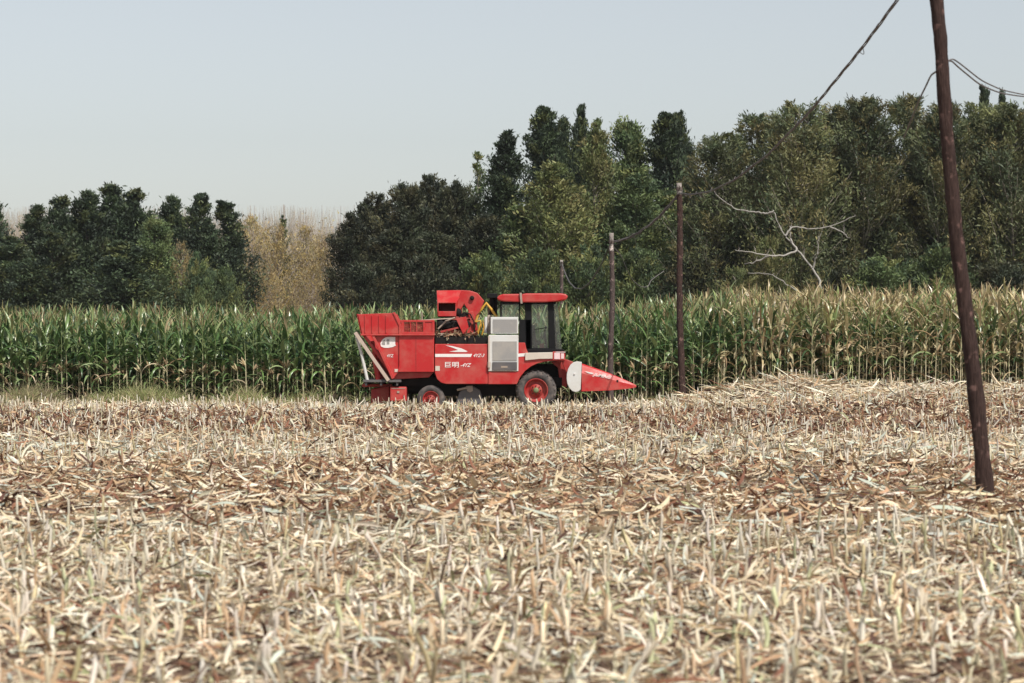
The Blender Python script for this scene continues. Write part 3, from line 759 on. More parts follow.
# ------------------------------------------------------------------ poles and cables
def pole(base, top, r0, r1, label, tip, wood=None):
    base = np.array(base, float); top = np.array(top, float)
    root = empty('utility_pole', base); tag(root, label, 'utility pole', 'wooden poles of the overhead line')
    M = 40; t = np.linspace(0, 1, M)
    p = (top-base)[None]*t[:, None]
    p[:, 0] += .035*np.sin(t*5+base[1])*np.sin(t*np.pi); p[:, 1] += .03*np.sin(t*4)*np.sin(t*np.pi)
    p[0, 2] -= .25
    Lh = np.linalg.norm(top-base); kt = max(2, int(tip/Lh*M))
    rad = r0+(r1-r0)*t; rad = rad*(1+.025*np.sin(t*37)+rng.normal(0, .018, M))
    rad[:3] *= np.array([1.22, 1.12, 1.04])
    V, q, own = tubes(p[None, :M-kt], rad[None, :M-kt], 14, cap=False)
    V = V+rng.normal(0, .0065, V.shape)
    link_mesh('shaft', np_mesh('shaft', V, q, wood or M_wood), root)
    p2 = p[M-kt-1:].copy(); r2 = rad[M-kt-1:]*.97
    p2 = np.vstack([p2, p2[-1]+[0, 0, .002]]); r2 = np.append(r2, .002)
    V, q, own = tubes(p2[None], r2[None], 14, cap=False)
    link_mesh('weathered_top', np_mesh('weathered_top', V, q, M_pale), root)
    # iron band with a hook that carries the cable
    pb = p[M-max(2, kt-1)]
    a = Acc()
    ring = np.array([pb-[0, 0, .04], pb+[0, 0, .04]])
    V, q, own = tubes(ring[None], np.full((1, 2), r1*1.25), 14, cap=False); a.add(V, q, np.array([.1, .08, .07]))
    hk = np.array([pb, pb+[0, -.12, .0], pb+[0, -.2, -.02], pb+[0, -.2, .07]])
    V, q, own = tubes(hk[None], np.full((1, 4), .014), 6, cap=False); a.add(V, q, np.array([.1, .08, .07]))
    link_mesh('clamp', a.mesh('clamp', M_bark), root)
    return root
PY = 27.1
P1b = W(986.5, 490, PY); P1b[2] = float(gz(P1b[0], PY)); P1t = W(930.5, -62, PY)
P2b = W(682.5, 402, 65.5); P2b[2] = float(gz(P2b[0], 65.5)); P2t = W(679, 183, 65.5)
P3b = W(611, 404, 67.1); P3b[2] = float(gz(P3b[0], 67.1)); P3t = W(611.5, 233, 67.1)
P4b = W(561, 372, 129.); P4b[2] = .3; P4t = W(561.5, 260, 129.)
pole(P1b, P1t, .092, .066, 'nearest leaning brown pole, its top above the frame', .3)
pole(P2b, P2t, .092, .072, 'brown pole with pale top standing in front of the maize', .36)
pole(P3b, P3t, .082, .064, 'shorter greyish pole at the maize edge behind the header tip', .5, M_wood2)
pole(P4b, P4t, .10, .085, 'farthest pole, only its pale top above the maize', .4, M_wood2)

def cable(name, label, A, B, sag, bundle=3, r=.011, rad=.018, twist=1.6, loops=0, group=None, M=90):
    A = np.array(A, float); B = np.array(B, float)
    t = np.linspace(0, 1, M)
    c = A[None]+(B-A)[None]*t[:, None]; c[:, 2] -= 4*sag*t*(1-t)
    c[:, 2] += .012*np.sin(t*40)*np.sin(t*np.pi)
    a = Acc(); Lc = np.linalg.norm(B-A)
    for k in range(bundle):
        ph = t*Lc*twist+k*2*np.pi/bundle
        pth = c.copy()
        if bundle > 1: pth[:, 0] += np.cos(ph)*rad; pth[:, 2] += np.sin(ph)*rad
        V, q, own = tubes(pth[None], np.full((1, M), r), 6, cap=False); a.add(V, q, np.array([.05, .045, .045]))
    for k in range(loops):
        u = (k+.4+.3*rng.random())/loops; s = np.linspace(0, 1, 14)
        pc = A+(B-A)*u; pc[2] -= 4*sag*u*(1-u)
        ww = rng.uniform(.25, .6); hh = rng.choice([-1, 1])*rng.uniform(.05, .11)
        d = (B-A)/Lc
        lp = pc[None]+d[None]*(s-.5)[:, None]*ww*Lc/Lc; lp[:, 2] += np.sin(s*np.pi)*hh; lp[:, 0] += np.sin(s*np.pi)*.04
        V, q, own = tubes(lp[None], np.full((1, 14), .0055), 5, cap=False); a.add(V, q, np.array([.06, .05, .05]))
    o = link_mesh(name, a.mesh(name, M_cable), None); tag(o, label, 'cable', group)
cable('overhead_cable', 'twisted cable from the near pole down to the middle pole', W(929, -45, PY), W(679.5, 193, 65.45), .83, loops=26, r=.009, rad=.014)
cable('overhead_cable', 'sagging cable from the middle pole to the third pole', W(678, 195, 65.5), W(612, 242, 67.1), .27, r=.014, rad=.022, loops=6)
cable('overhead_cable', 'sagging cable from the third pole to the farthest pole', W(611, 243, 67.1), W(562, 264, 128.9), 1.3, r=.014, rad=.02, loops=4)
def wire(name, label, pts_, r, extra=None):
    pts_ = np.array(pts_); tt = np.linspace(0, 1, len(pts_)); t2 = np.linspace(0, 1, 8*len(pts_))
    sm = np.stack([np.interp(t2, tt, pts_[:, c]) for c in range(3)], 1)
    for _ in range(6): sm[1:-1] = .25*sm[:-2]+.5*sm[1:-1]+.25*sm[2:]
    a = Acc(); V, q, own = tubes(sm[None], np.full((1, len(sm)), r), 6, cap=False); a.add(V, q, np.array([.06, .05, .05]))
    if extra is not None:
        s2 = sm+np.array(extra)[None]*np.sin(t2*np.pi)[:, None]
        V, q, own = tubes(s2[None], np.full((1, len(sm)), r*.9), 6, cap=False); a.add(V, q, np.array([.06, .05, .05]))
    o = link_mesh(name, a.mesh(name, M_cable)); tag(o, label, 'wire')
wire('side_wire', 'thin double wire running right from the near pole', [W(947, 61, 28.2), W(952, 61, 28.4), W(957, 66, 28.6), W(980, 85, 29.6), W(1000, 93, 33), W(1025, 97, 35), W(1110, 100, 40)], .010, (0.02, 0, .05))
wire('loose_wire', 'loose wire hanging down left of the near pole', [W(937, 71, 28.2), W(931, 75, 28.4), W(926, 86, 28.7), W(919, 100, 29.1), W(912, 118, 31), W(904, 137, 31.6)], .011)
wire('slack_wire', 'slack wire hanging in a loop right of the third pole', [W(612.5, 246, 67.2), W(621, 255, 67.5), W(627, 270, 68), W(633, 281, 68.6), W(641, 287, 69), W(648, 287, 69.4), W(651, 280, 69.8), W(664, 271, 71)], .011)

# ------------------------------------------------------------------ the maize harvester
HY = 63.0                                   # its near side
H0 = np.array([-.55, HY+1.15, 0.0]); H0[2] = float(gz(H0[0], H0[1]))
H0[2] = 0.0
harv = empty('maize_harvester', H0)
tag(harv, 'red self propelled maize harvester with grain bin, cab and pointed header at the maize edge', 'harvester')
def P3(px, py, d): return W(px, py, HY+d)-H0

class MB:
    def __init__(s): s.v = []; s.f = []; s.sm = []
    def add(s, v, f, sm=False):
        n = len(s.v); s.v += [tuple(map(float, p)) for p in v]
        s.f += [tuple(int(i)+n for i in q) for q in f]; s.sm += [sm]*len(f); return s
    def prism(s, poly, d0, d1, ref=None):
        """polygon in pixels as seen on the near plane, extruded in depth"""
        r = d0 if ref is None else ref
        n = len(poly); p = [W(a, b, HY+r)-H0 for a, b in poly]
        area = sum(p[i][0]*p[(i+1) % n][2]-p[(i+1) % n][0]*p[i][2] for i in range(n))
        if area < 0: p = p[::-1]
        A = [(q[0], HY+d0-H0[1], q[2]) for q in p]; B = [(q[0], HY+d1-H0[1], q[2]) for q in p]
        f = [tuple(range(n)), tuple(range(2*n-1, n-1, -1))]
        f += [(i, i+n, (i+1) % n+n, (i+1) % n) for i in range(n)]
        return s.add(A+B, f)
    def box(s, x0, x1, y0, y1, d0, d1, ref=None): return s.prism([(x0, y0), (x1, y0), (x1, y1), (x0, y1)], d0, d1, ref)
    def hexa(s, c8):
        """8 points: near quad (4) then far quad (4), both in the same turning order"""
        return s.add(c8, [(0, 1, 2, 3), (7, 6, 5, 4), (0, 4, 5, 1), (1, 5, 6, 2), (2, 6, 7, 3), (3, 7, 4, 0)])
    def tube(s, pts_, r, sides=8):
        V, q, own = tubes(np.array(pts_, float)[None], np.full((1, len(pts_)), r) if np.isscalar(r) else np.array(r)[None], sides, cap=False)
        s.add(V, q, True)
        n = len(pts_)
        s.add(V[:sides], [tuple(range(sides))]); s.add(V[(n-1)*sides:], [tuple(range(sides))]); return s
    def lathe(s, c, prof, seg=36):
        """revolve (radius, depth) profile about the axle through c (axis = depth)"""
        v = []; f = []; m = len(prof)
        for k in range(seg):
            a = 2*math.pi*k/seg
            for (r, d) in prof: v.append((c[0]+r*math.cos(a), c[1]+d, c[2]+r*math.sin(a)))
        for k in range(seg):
            for j in range(m-1):
                f.append((k*m+j, k*m+j+1, ((k+1) % seg)*m+j+1, ((k+1) % seg)*m+j))
        return s.add(v, f, True)
    def build(s, name, mat, parent=harv, bevel=0.0, label=None):
        me = bpy.data.meshes.new(name); me.from_pydata(s.v, [], s.f); me.materials.append(mat)
        me.polygons.foreach_set('use_smooth', s.sm); 
        import bmesh
        bm = bmesh.new(); bm.from_mesh(me); bmesh.ops.recalc_face_normals(bm, faces=bm.faces)
        bm.to_mesh(me); bm.free()
        o = link_mesh(name, me, parent)
        if bevel:
            b = o.modifiers.new('bevel', 'BEVEL'); b.width = bevel; b.segments = 2; b.limit_method = 'ANGLE'
        if label: o['label'] = label
        return o
PX = 1/38.4

# chassis
m = MB(); m.box(392, 562, 377.5, 386, .42, .56); m.box(392, 562, 377.5, 386, 1.74, 1.88)
for x in (398, 428, 455, 492, 520, 545): m.box(x, x+5, 379, 384.5, .56, 1.74)
m.box(424, 440, 394, 402, .3, 1.98); m.box(529, 543, 384, 394, .5, 1.8); m.box(420, 516, 372, 378.4, .5, 1.8)
m.box(441, 517, 380, 396, .55, 1.7); m.box(517, 562, 364, 388, .75, 1.6); m.box(392, 441, 380, 391, .6, 1.7); m.box(405, 424, 376, 394, .9, 1.4)  # near-black blocks added to fill the underside, standing for its shade
m.build('chassis', M_dark, bevel=.01)

# grain bin
m = MB()
m.prism([(399, 334.5), (434, 334.5), (434, 372), (397.5, 372), (399, 366)], 0.0, .06)                # proud right panel
m.prism([(372.5, 334.5), (399, 334.5), (399, 372), (393.5, 378)], .045, .10)                           # recessed side panel
m.prism([(362, 334.5), (434, 334.5), (434, 372), (394, 378), (378, 372)], 2.24, 2.30, 0)              # far wall
m.prism([(431.5, 321), (434, 321), (434, 372), (431.5, 372)], .06, 2.24, 0)                            # front wall
m.hexa([P3(362, 335, .1), P3(365, 335, .1), P3(397, 377, .1), P3(393, 378, .1)]+[p+np.array([0, 2.14, 0]) for p in (P3(362, 335, .1), P3(365, 335, .1), P3(397, 377, .1), P3(393, 378, .1))])  # sloping rear floor
bin_ = m.build('grain_bin', M_red, bevel=.012)
m = MB()
m.prism([(357, 314.3), (393, 313), (399, 325), (399, 333.6), (361, 334)], -.02, .02)
m.prism([(357, 314.3), (393, 313), (399, 325), (399, 333.6), (361, 334)], 2.26, 2.30, 0)
m.hexa([P3(356.6, 314, -.02), P3(358.2, 314, -.02), P3(362.4, 334, -.02), P3(360.8, 334, -.02)]+[p+np.array([0, 2.3, 0]) for p in (P3(356.6, 314, -.02), P3(358.2, 314, -.02), P3(362.4, 334, -.02), P3(360.8, 334, -.02))])
for x in (364.5, 371.5, 378.5, 385.5): m.box(x, x+1.2, 315.4, 333.2, -.045, -.022)
m.prism([(392.6, 312.6), (395.0, 312.2), (401.2, 325), (401.2, 334), (398.8, 334), (398.8, 325.6)], -.05, .03)
m.build('bin_extension', M_red, bin_, bevel=.008)
m = MB()
m.box(399.4, 434.4, 320, 322, -.03, .03); m.box(399.4, 434.4, 332, 333.8, -.03, .03); m.box(432, 434.4, 322, 332, -.03, .03); m.box(401.2, 404, 322, 332, -.028, .028); m.box(423, 425, 322, 332, -.028, .028)
for x in (410, 416): m.box(x, x+1, 322, 332, -.022, .02)
m.box(425, 432, 322, 332, -.01, .02)
m.build('screen_frame', M_red, bin_, bevel=.006)
m = MB()
for i in range(17): m.box(404.2+i*1.1, 404.6+i*1.1, 322, 332, .006, .012)
for i in range(9): m.box(404, 423, 322.6+i*1.1, 323.0+i*1.1, .014, .02)
m.build('wire_mesh', M_redd, bin_)
m = MB(); m.box(360.5, 434.6, 333.9, 335.6, -.07, .0); m.build('bin_rib', M_red, bin_, bevel=.01)
m = MB(); m.prism([(371.6, 336), (374.2, 335.6), (394.5, 378), (391.8, 379.2)], -.05, .06); m.build('corner_rib', M_red, bin_, bevel=.01)
m = MB(); m.box(415.6, 416.4, 337, 371, -.006, .0); m.build('panel_seam', M_redd, bin_)
m = MB(); m.prism([(393, 372.2), (433.5, 372.2), (429, 377.4), (391, 379.4)], .12, 2.2); m.build('bin_underside', M_redd, bin_, bevel=.01)
# heap of picked cobs inside the bin
a = Acc()
n = 260
pc = np.array([P3(rng.uniform(402, 430), rng.uniform(322, 333), .12+rng.uniform(0, 1.9)) for _ in range(n)])
dr = rng.normal(0, 1, (n, 3)); dr /= np.linalg.norm(dr, axis=1, keepdims=True)
tt = np.linspace(-.5, .5, 5)
V, q, own = tubes(pc[:, None]+dr[:, None]*tt[None, :, None]*.18, np.broadcast_to(np.array([.01, .022, .024, .02, .006]), (n, 5)), 6, cap=False)
a.add(V, q, palette(n, [2, 2, 1], [(.30, .16, .05), (.22, .12, .06), (.16, .08, .05)])[own])
o = link_mesh('cob_heap', a.mesh('cob_heap', M_dry), None); o.location = H0; tag(o, 'heap of picked maize cobs behind the bin mesh', 'maize cobs', kind='stuff')
# window-like emblem, small lettering, warning sticker
m = MB(); m.prism([(380.3, 343.5), (382, 340), (385, 337.6), (388, 336.9), (395.2, 336.9), (395.2, 344.4), (396, 345.3), (393, 347), (388, 347.9), (384, 347.7), (381, 346.4)], .035, .044)
emb = m.build('emblem', M_white, bin_)
m = MB(); m.prism([(381.6, 343.4), (383.2, 340.8), (385, 339.4), (385, 344.8), (382.2, 344.6)], .028, .035); m.box(386.8, 389.3, 339.2, 344.2, .028, .035)
m.build('emblem_grey', M_screen, emb)  # dark grey inner pieces of the emblem
m = MB(); m.box(394.6, 398.0, 369, 372, .03, .044); m.build('sticker', M_cream, bin_)

def text(body, px, py, h_px, d, parent, mat, shear=0.3, width_px=None, name='lettering'):
    cu = bpy.data.curves.new('lettering', 'FONT'); cu.body = body; cu.size = 1.0; cu.shear = shear; cu.extrude = .004; cu.offset = .012
    to = bpy.data.objects.new('lettering_tmp', cu); COL.objects.link(to)
    bpy.context.view_layer.update()
    me = bpy.data.meshes.new_from_object(to.evaluated_get(bpy.context.evaluated_depsgraph_get()))
    bpy.data.objects.remove(to)
    v = np.array([tuple(p.co) for p in me.vertices])
    if len(v) == 0: return None
    lo = v.min(0); hi = v.max(0)
    sy_ = h_px*PX/(hi[1]-lo[1]); sx_ = sy_ if width_px is None else width_px*PX/(hi[0]-lo[0])
    b = P3(px, py, d)
    for p, q in zip(me.vertices, v):
        p.co = (b[0]+(q[0]-lo[0])*sx_, b[1]-q[2]*1.0, b[2]+(q[1]-lo[1])*sy_)
    me.name = name; me.materials.clear(); me.materials.append(mat)
    return link_mesh(name, me, parent)
text('4YZ', 386.8, 357.2, 3.0, .038, bin_, M_white, .2, 6.8)

# ladder (folded up behind the bin) and rear platform
m = MB()
for (p, q, w) in (((355.2, 332.5), (388.6, 380.6), 3.3),):
    for d in (-.10, .42):
        a_, b_ = P3(*p, 0), P3(*q, 0); off = np.array([w*PX*.82, 0, w*PX*.57]); 
        base = [a_-off*.5, a_+off*.5, b_+off*.5, b_-off*.5]
        m.hexa([x+np.array([0, d, 0]) for x in base]+[x+np.array([0, d+.05, 0]) for x in base])
for k in range(7):
    u = (k+.5)/7; a_ = P3(355.2+33.4*u, 332.5+48.1*u, 0)
    m.tube([a_+np.array([0, -.06, 0]), a_+np.array([0, .44, 0])], .022)
m.build('ladder', M_beige, bevel=.006)
m = MB(); m.tube([P3(356.4, 336, .05), P3(361, 352, .05), P3(367.5, 381, .05)], .042); m.tube([P3(356.4, 336, .5), P3(361, 352, .5), P3(367.5, 381, .5)], .042)
for y in (346, 356, 366, 375): m.tube([P3(357.5+(y-338)*.235, y, .05), P3(357.5+(y-338)*.235, y, .5)], .018)
m.build('ladder_stay', M_lgrey)
m = MB(); m.tube([P3(372.5, 341, .3), P3(375.6, 362, .3)], .05); m.tube([P3(375.2, 360, .3), P3(378.4, 380, .3)], .075, 12)
m.build('tipping_cylinder', M_red)
m = MB(); m.prism([(378, 345), (381, 345), (392, 378), (376, 379)], .5, .56); m.box(362, 400, 384, 387, .6, 1.8); m.build('rear_frame', M_redd, bevel=.008)
m = MB(); m.box(363, 401, 379.8, 382.2, -.02, 2.2)
for x in (365, 380, 396): m.box(x, x+2, 382.2, 385.5, .02, 2.1)
m.build('rear_platform', M_chop, bevel=.006)
m = MB(); m.box(390, 406.5, 386.8, 401.5, .08, .9); fb = m.build('tool_box', M_red, bevel=.03)
m = MB(); m.box(391.6, 405, 388.2, 388.8, .07, .078); m.box(397, 399.4, 391, 393, .06, .082); m.build('latch', M_tan, fb)
m = MB(); m.prism([(371, 389), (389.5, 386), (389.5, 403), (371, 403)], .55, 1.9); m.build('straw_chopper', M_redd, bevel=.02)

# wheels
def wheel(px, py, r_px, d, wide, near, big):
    c = P3(px, py, d)
    r = r_px*PX; s = -1 if near else 1
    root = empty('wheel', c); root.parent = harv
    z = (0, 0, 0)
    ri = r*.60
    m = MB(); h = wide/2
    m.lathe(z, [(ri, -h*.8), (ri*1.12, -h*.98), (r*.80, -h), (r*.93, -h*.9), (r*.96, -h*.5), (r*.97, 0), (r*.96, h*.5), (r*.93, h*.9), (r*.80, h), (ri*1.12, h*.98), (ri, h*.8)], 48)
    nl = 22 if big else 0
    for k in range(nl):
        for sd_ in (-1, 1):
            a0 = 2*math.pi*(k+(.5 if sd_ > 0 else 0))/nl; a1 = a0+.24
            def pt(a, rr, y): return (rr*math.cos(a), y, rr*math.sin(a))
            w = .055
            m.hexa([pt(a0, r*.90, sd_*h*1.0), pt(a0, r*1.0, sd_*h*.92), pt(a0+w, r*1.0, sd_*h*.92), pt(a0+w, r*.90, sd_*h*1.0),
                    pt(a1, r*.95, sd_*h*.06), pt(a1, r*1.02, sd_*h*.06), pt(a1+w*1.2, r*1.02, sd_*h*.06), pt(a1+w*1.2, r*.95, sd_*h*.06)])
    if not big:
        for j in range(4): m.lathe((0, -h*.6+j*h*.4, 0), [(r*.95, -.012), (r*1.0, -.01), (r*1.0, .01), (r*.95, .012)], 48)
    m.build('tyre', M_rubber, root)
    m = MB(); m.lathe(z, [(ri, -h*.82), (ri*.96, -h*.9), (ri*.9, -h*.82), (ri*.84, -h*.3), (ri*.55, -h*.22), (ri*.5, -h*.5), (ri*.24, -h*.55), (ri*.22, -h*.75), (0.001, -h*.76)] if near else
                      [(ri, h*.82), (ri*.96, h*.9), (ri*.9, h*.82), (ri*.84, h*.3), (ri*.3, h*.3), (0.001, h*.3)], 40)
    rim = m.build('rim', M_redd, root)
    if near:
        m = MB()
        for k in range(8):
            a = k*math.pi/4; q = np.array([ri*.38*math.cos(a), 0, ri*.38*math.sin(a)])
            m.tube([q+[0, -h*.50, 0], q+[0, -h*.66, 0]], .014, 6)
        m.build('wheel_nut', M_dark, rim)
        m = MB(); m.lathe(z, [(ri*.24, -h*.5), (ri*.23, -h*.80), (ri*.12, -h*.88), (.001, -h*.88)], 20)
        m.build('hub', M_green if big else M_redd, rim)
wheel(536, 390.2, 20.2, .30, .40, True, True)
wheel(536*.985+8, 389.4, 20.2*1.0, 2.0, .40, False, True)
wheel(431, 399.2, 14.0, .22, .26, True, False)
wheel(431*.985+7, 398.5, 14.0, 2.05, .26, False, False)

# engine-bay side panel
pan = [(434.8, 344), (487.8, 344), (487.8, 384), (446, 384), (441, 382.6), (437, 379), (434.8, 373)]
m = MB(); m.prism(pan, 0.0, .07); side = m.build('side_panel', M_red, bevel=.015)
m = MB(); m.prism(pan, 2.23, 2.30, 0); m.build('side_panel', M_red, bevel=.015)
m = MB(); m.box(436, 487, 345.5, 378, .09, 2.2); m.box(435.2, 489, 337.2, 343.6, .12, 2.15)
for i in range(12): m.box(436+i*4.4, 438.2+i*4.4, 335.6, 337.2, .16, 2.1)
m.build('engine_bay', M_dark, bevel=.008)
m = MB(); m.prism([(445.2, 345.2), (452, 346.0), (461.5, 348.4), (467.6, 351.3), (466, 352), (455, 351.9), (449, 351.5), (455.5, 350.6), (458.2, 350.0), (453.5, 348.0)], -.005, -.001)
m.build('swoosh', M_white, side)
m = MB(); m.prism([(435.2, 353.9), (472.2, 353.9), (470.8, 357), (435.2, 357)], -.005, -.001); m.build('stripe', M_white, side)
text('4YZ-3', 473.2, 357.1, 3.3, -.003, side, M_white, .45, 11.4)
try: text('巨明', 445.0, 367.6, 5.6, -.003, side, M_white, 0, 13.8)
except Exception as ex: print('cjk', ex)
text('-4YZ', 460.6, 366.9, 3.7, -.003, side, M_white, .4, 10.8)
m = MB(); m.box(435.4, 439.8, 366, 370.8, -.005, -.001); m.build('sticker', M_cream, side)

# husking unit with rollers, elevator and discharge hood
m = MB(); m.prism([(437, 335.6), (447, 330.2), (471, 330.4), (476, 335.6)], .35, 1.9); m.prism([(452, 316), (470, 318), (471, 321), (452, 320)], .5, 1.9); m.box(468, 471.5, 318, 336, .5, .6)
hu = m.build('husking_unit', M_redd, bevel=.01)
m = MB()
for i, x in enumerate((441, 447.5, 454, 460.5, 466.5)):
    c = P3(x, 324.5+.5*(i % 2), .32)
    m.lathe(c, [(.001, 0), (.07, 0), (.105, .02), (.105, .07), (.06, .09), (.06, 1.4), (.001, 1.4)], 20)
m.build('husking_roller', M_dark, hu)
m = MB(); m.box(437, 472, 318.5, 330.5, 1.0, 1.7); m.build('roller_housing', M_dark, hu)
m = MB()
# hood: sloped roof, side cheeks, back, lip; open towards the near side
T0, T1 = .45, 1.0
roof = [P3(437.4, 302.5, T0), P3(455.6, 302.5, T0), P3(462, 290.2, T1), P3(436.6, 290.6, T1)]
m.hexa(roof+[p+np.array([0, .03, -.03]) for p in roof])
def cheek(x0, x1, x2):
    q = [P3(x0, 302.5, T0), P3(x1, 316.3, T0), P3(x1, 316.3, 1.6), P3(x2, 290.6, 1.6), P3(x2, 290.6, T1)]
    k = np.array([.03, 0, 0]); n = len(q)
    m.add(q+[p+k for p in q], [tuple(range(n)), tuple(range(2*n-1, n-1, -1))]+[(i, (i+1) % n, (i+1) % n+n, i+n) for i in range(n)])
cheek(437.4, 437.4, 436.6); cheek(455.4, 455.0, 461.8)
m.box(437.4, 455.2, 311.2, 316.3, T0, T0+.03); m.box(438, 462, 290.6, 316.3, 1.6, 1.63)
m.prism([(436.6, 290.5), (462, 290.1), (462, 291), (436.6, 291.4)], T1, 1.62)
m.build('discharge_hood', M_red, bevel=.008)
m = MB(); m.prism([(461.4, 290.2), (470, 290.6), (477.5, 293), (484.5, 301.2), (480.6, 312), (477, 321), (478, 335), (470, 335), (466, 322), (469, 312), (464, 304), (459.6, 312), (456.6, 316), (456, 303)], .72, 1.22)
m.prism([(468, 312), (473, 311), (479, 334), (474, 336)], .62, .72)
el = m.build('elevator', M_red, bevel=.015)
m = MB(); m.lathe(P3(472, 298, .70), [(.001, -.05), (.055, -.05), (.06, -.02), (.06, .02)], 16); m.lathe(P3(458, 312, .68), [(.001, -.04), (.09, -.04), (.10, -.01), (.10, .04)], 18)
m.build('pulley', M_dark, el)
m = MB(); m.tube([P3(475.6, 322, .45), P3(477.4, 316, .45), P3(482, 308.5, .45), P3(486.4, 303.2, .45), P3(491.5, 309.5, .45), P3(496.6, 317, .45)], .036)
m.tube([P3(475.6, 322, .45), P3(480.4, 320.6, .45), P3(481.2, 326, .45), P3(479.8, 331, .45), P3(476.8, 331.6, .45)], .022)
m.tube([P3(486.4, 303.2, .45), P3(487, 303.6, 1.2)], .03)
m.build('guard_rail', M_yellow)
m = MB(); m.tube([P3(485.8, 333, .42), P3(485.8, 316.8, .42)], .04, 12); m.build('exhaust_pipe', M_lgrey)
m = MB(); m.tube([P3(489.2, 334, .5), P3(489.2, 315.8, .5), P3(489.2, 315, .5)], [.062, .062, .03], 12); m.build('silencer', M_tan)
m = MB(); m.tube([P3(489, 318, .9), P3(490, 308, .9)], .05, 10); m.build('intake_pipe', M_tan)
m = MB(); m.box(487, 497.5, 293.4, 298, .5, 1.1, .5); m.tube([P3(493, 298, .8), P3(493.5, 306, .8), P3(492, 315, .8)], .085, 12); m.tube([P3(496.5, 296, .7), P3(496.2, 317, .7)], .03, 8)
m.build('air_cleaner', M_black, bevel=.015)
m = MB(); m.tube([P3(478, 334, .3), P3(479.5, 326, .28), P3(482.5, 320, .3), P3(484, 327, .32), P3(482, 335, .35)], .02); m.build('hydraulic_hose', M_yellow)
m = MB(); m.tube([P3(459, 317, .4), P3(464, 312.5, .36), P3(470, 314, .4), P3(474, 322, .42), P3(474.5, 333, .45)], .018); m.build('hydraulic_hose', M_black)
m = MB(); m.box(466.5, 477, 322.5, 324.4, .5, .58); m.box(471.4, 473.4, 314, 336, .56, .6); m.build('support_bracket', M_redd, bevel=.006)
m = MB(); m.prism([(440, 331), (458, 326.8), (459, 328.4), (441, 333)], .26, .32); m.build('tray_arm', M_redd, bevel=.006)
m = MB(); m.box(438, 470, 313.4, 317.5, .8, 1.5); m.build('cross_beam', M_dark)
m = MB(); m.prism([(456, 319), (466, 316.4), (470, 333), (463, 334)], .22, .28); m.build('side_guard', M_red, bevel=.006)
m = MB(); m.tube([P3(438, 329, .2), P3(446, 321, .22), P3(455, 317.6, .24)], .022); m.build('link_rod', M_tan)
m = MB(); m.box(437, 449, 333.2, 336.4, .2, .3); m.build('tray_lip', M_tan, bevel=.006)
# husks lying on the machine
hs_ = Acc(); n = 260
hp = np.array([P3(rng.uniform(435.5, 476), 0, 0) for _ in range(n)]); hp[:, 1] = HY+rng.uniform(.14, .55, n)-H0[1]
hp[:, 2] = CH-(336.4-341.5)*PX-rng.uniform(-.07, .02, n)+np.where(hp[:, 0] < -2.2, .04, 0)
V, q, own = strips(hp, rng.uniform(0, 6.28, n), rng.normal(.25, .35, n), rng.normal(-.6, .6, n), rng.uniform(.1, .26, n), rng.uniform(.03, .06, n), 4, lprof, rng.normal(0, .5, n))
hs_.add(V, q, palette(n, [3, 2, 2], [(.55, .47, .33), (.40, .28, .17), (.28, .15, .09)])[own])
o = link_mesh('husk_litter', hs_.mesh('husk_litter', M_dry)); o.location = H0; tag(o, 'dry husks lying below the husking rollers of the red harvester', 'husks', kind='stuff')
m = MB(); m.prism([(402, 320.9), (452, 317.8), (452.2, 318.7), (402, 321.8)], .10, .16); m.tube([P3(422, 312, .13), P3(422, 320, .13)], .012, 6); m.build('bin_rail', M_beige)

# engine screens beside the cab
m = MB(); m.box(490.6, 518.2, 317, 333.6, .06, .6)
u = m.build('upper_screen', M_lgrey, bevel=.012)
m = MB(); m.box(493, 517, 319.4, 332, .045, .058); m.build('mesh_panel', M_screen, u)
m = MB(); m.box(488.6, 518.4, 335, 371.2, -.02, .6)
u = m.build('radiator_screen', M_lgrey, bevel=.012)
m = MB(); m.box(492.6, 516.8, 341.4, 360.6, -.034, -.022); m.build('mesh_panel', M_screen, u)
m = MB(); m.box(492.4, 517, 362, 370.2, -.05, -.022); bb = m.build('louvre_box', M_chop, u, bevel=.01)
m = MB(); m.box(501, 507.5, 366, 367.8, -.056, -.051); m.build('plate', M_tan, bb)
m = MB(); m.box(488.2, 489.6, 336, 371, -.05, -.02); m.tube([P3(489, 362, -.06), P3(489, 367.5, -.06)], .04, 10); m.build('edge_strip', M_beige, u)

# fender
m = MB()
m.prism([(518.2, 342.6), (525, 342.6), (526.4, 349), (528.6, 353.6), (556, 354.2), (558.4, 361), (552, 360.9), (545, 361.6), (538, 363.2), (531, 366.4), (525, 371), (520.2, 377), (516.8, 384.2), (488.2, 384.2), (488.2, 371.6), (518.2, 371.6)], .0, .06)
m.prism([(516.8, 384.2), (520.2, 377), (525, 371), (531, 366.4), (538, 363.2), (545, 361.6), (552, 360.9), (552, 360), (545, 360.4), (538, 361.8), (530.4, 364.8), (524, 369.6), (519, 376), (515.6, 384.2)], .06, .62)
fen = m.build('fender', M_red, bevel=.012)
m = MB(); m.prism([(518.4, 353.6), (525, 353.2), (525, 356.2), (518.4, 356.8)], -.006, -.001); m.build('stripe', M_white, fen)
m = MB(); m.prism([(525.2, 352.8), (552.8, 352.2), (552.8, 358.8), (540, 359.0), (525.2, 360.4)], -.05, -.002); m.build('side_step', M_cream, fen, bevel=.01)
m = MB(); m.box(552.6, 565.2, 351.6, 360.4, -.06, .3); hl = m.build('headlight', M_red, bevel=.015)
m = MB(); m.box(554.2, 560, 352.8, 359.2, -.075, -.062); m.box(560.9, 564, 353.4, 358.8, -.075, -.062); m.build('lens', M_lamp, hl, bevel=.006)
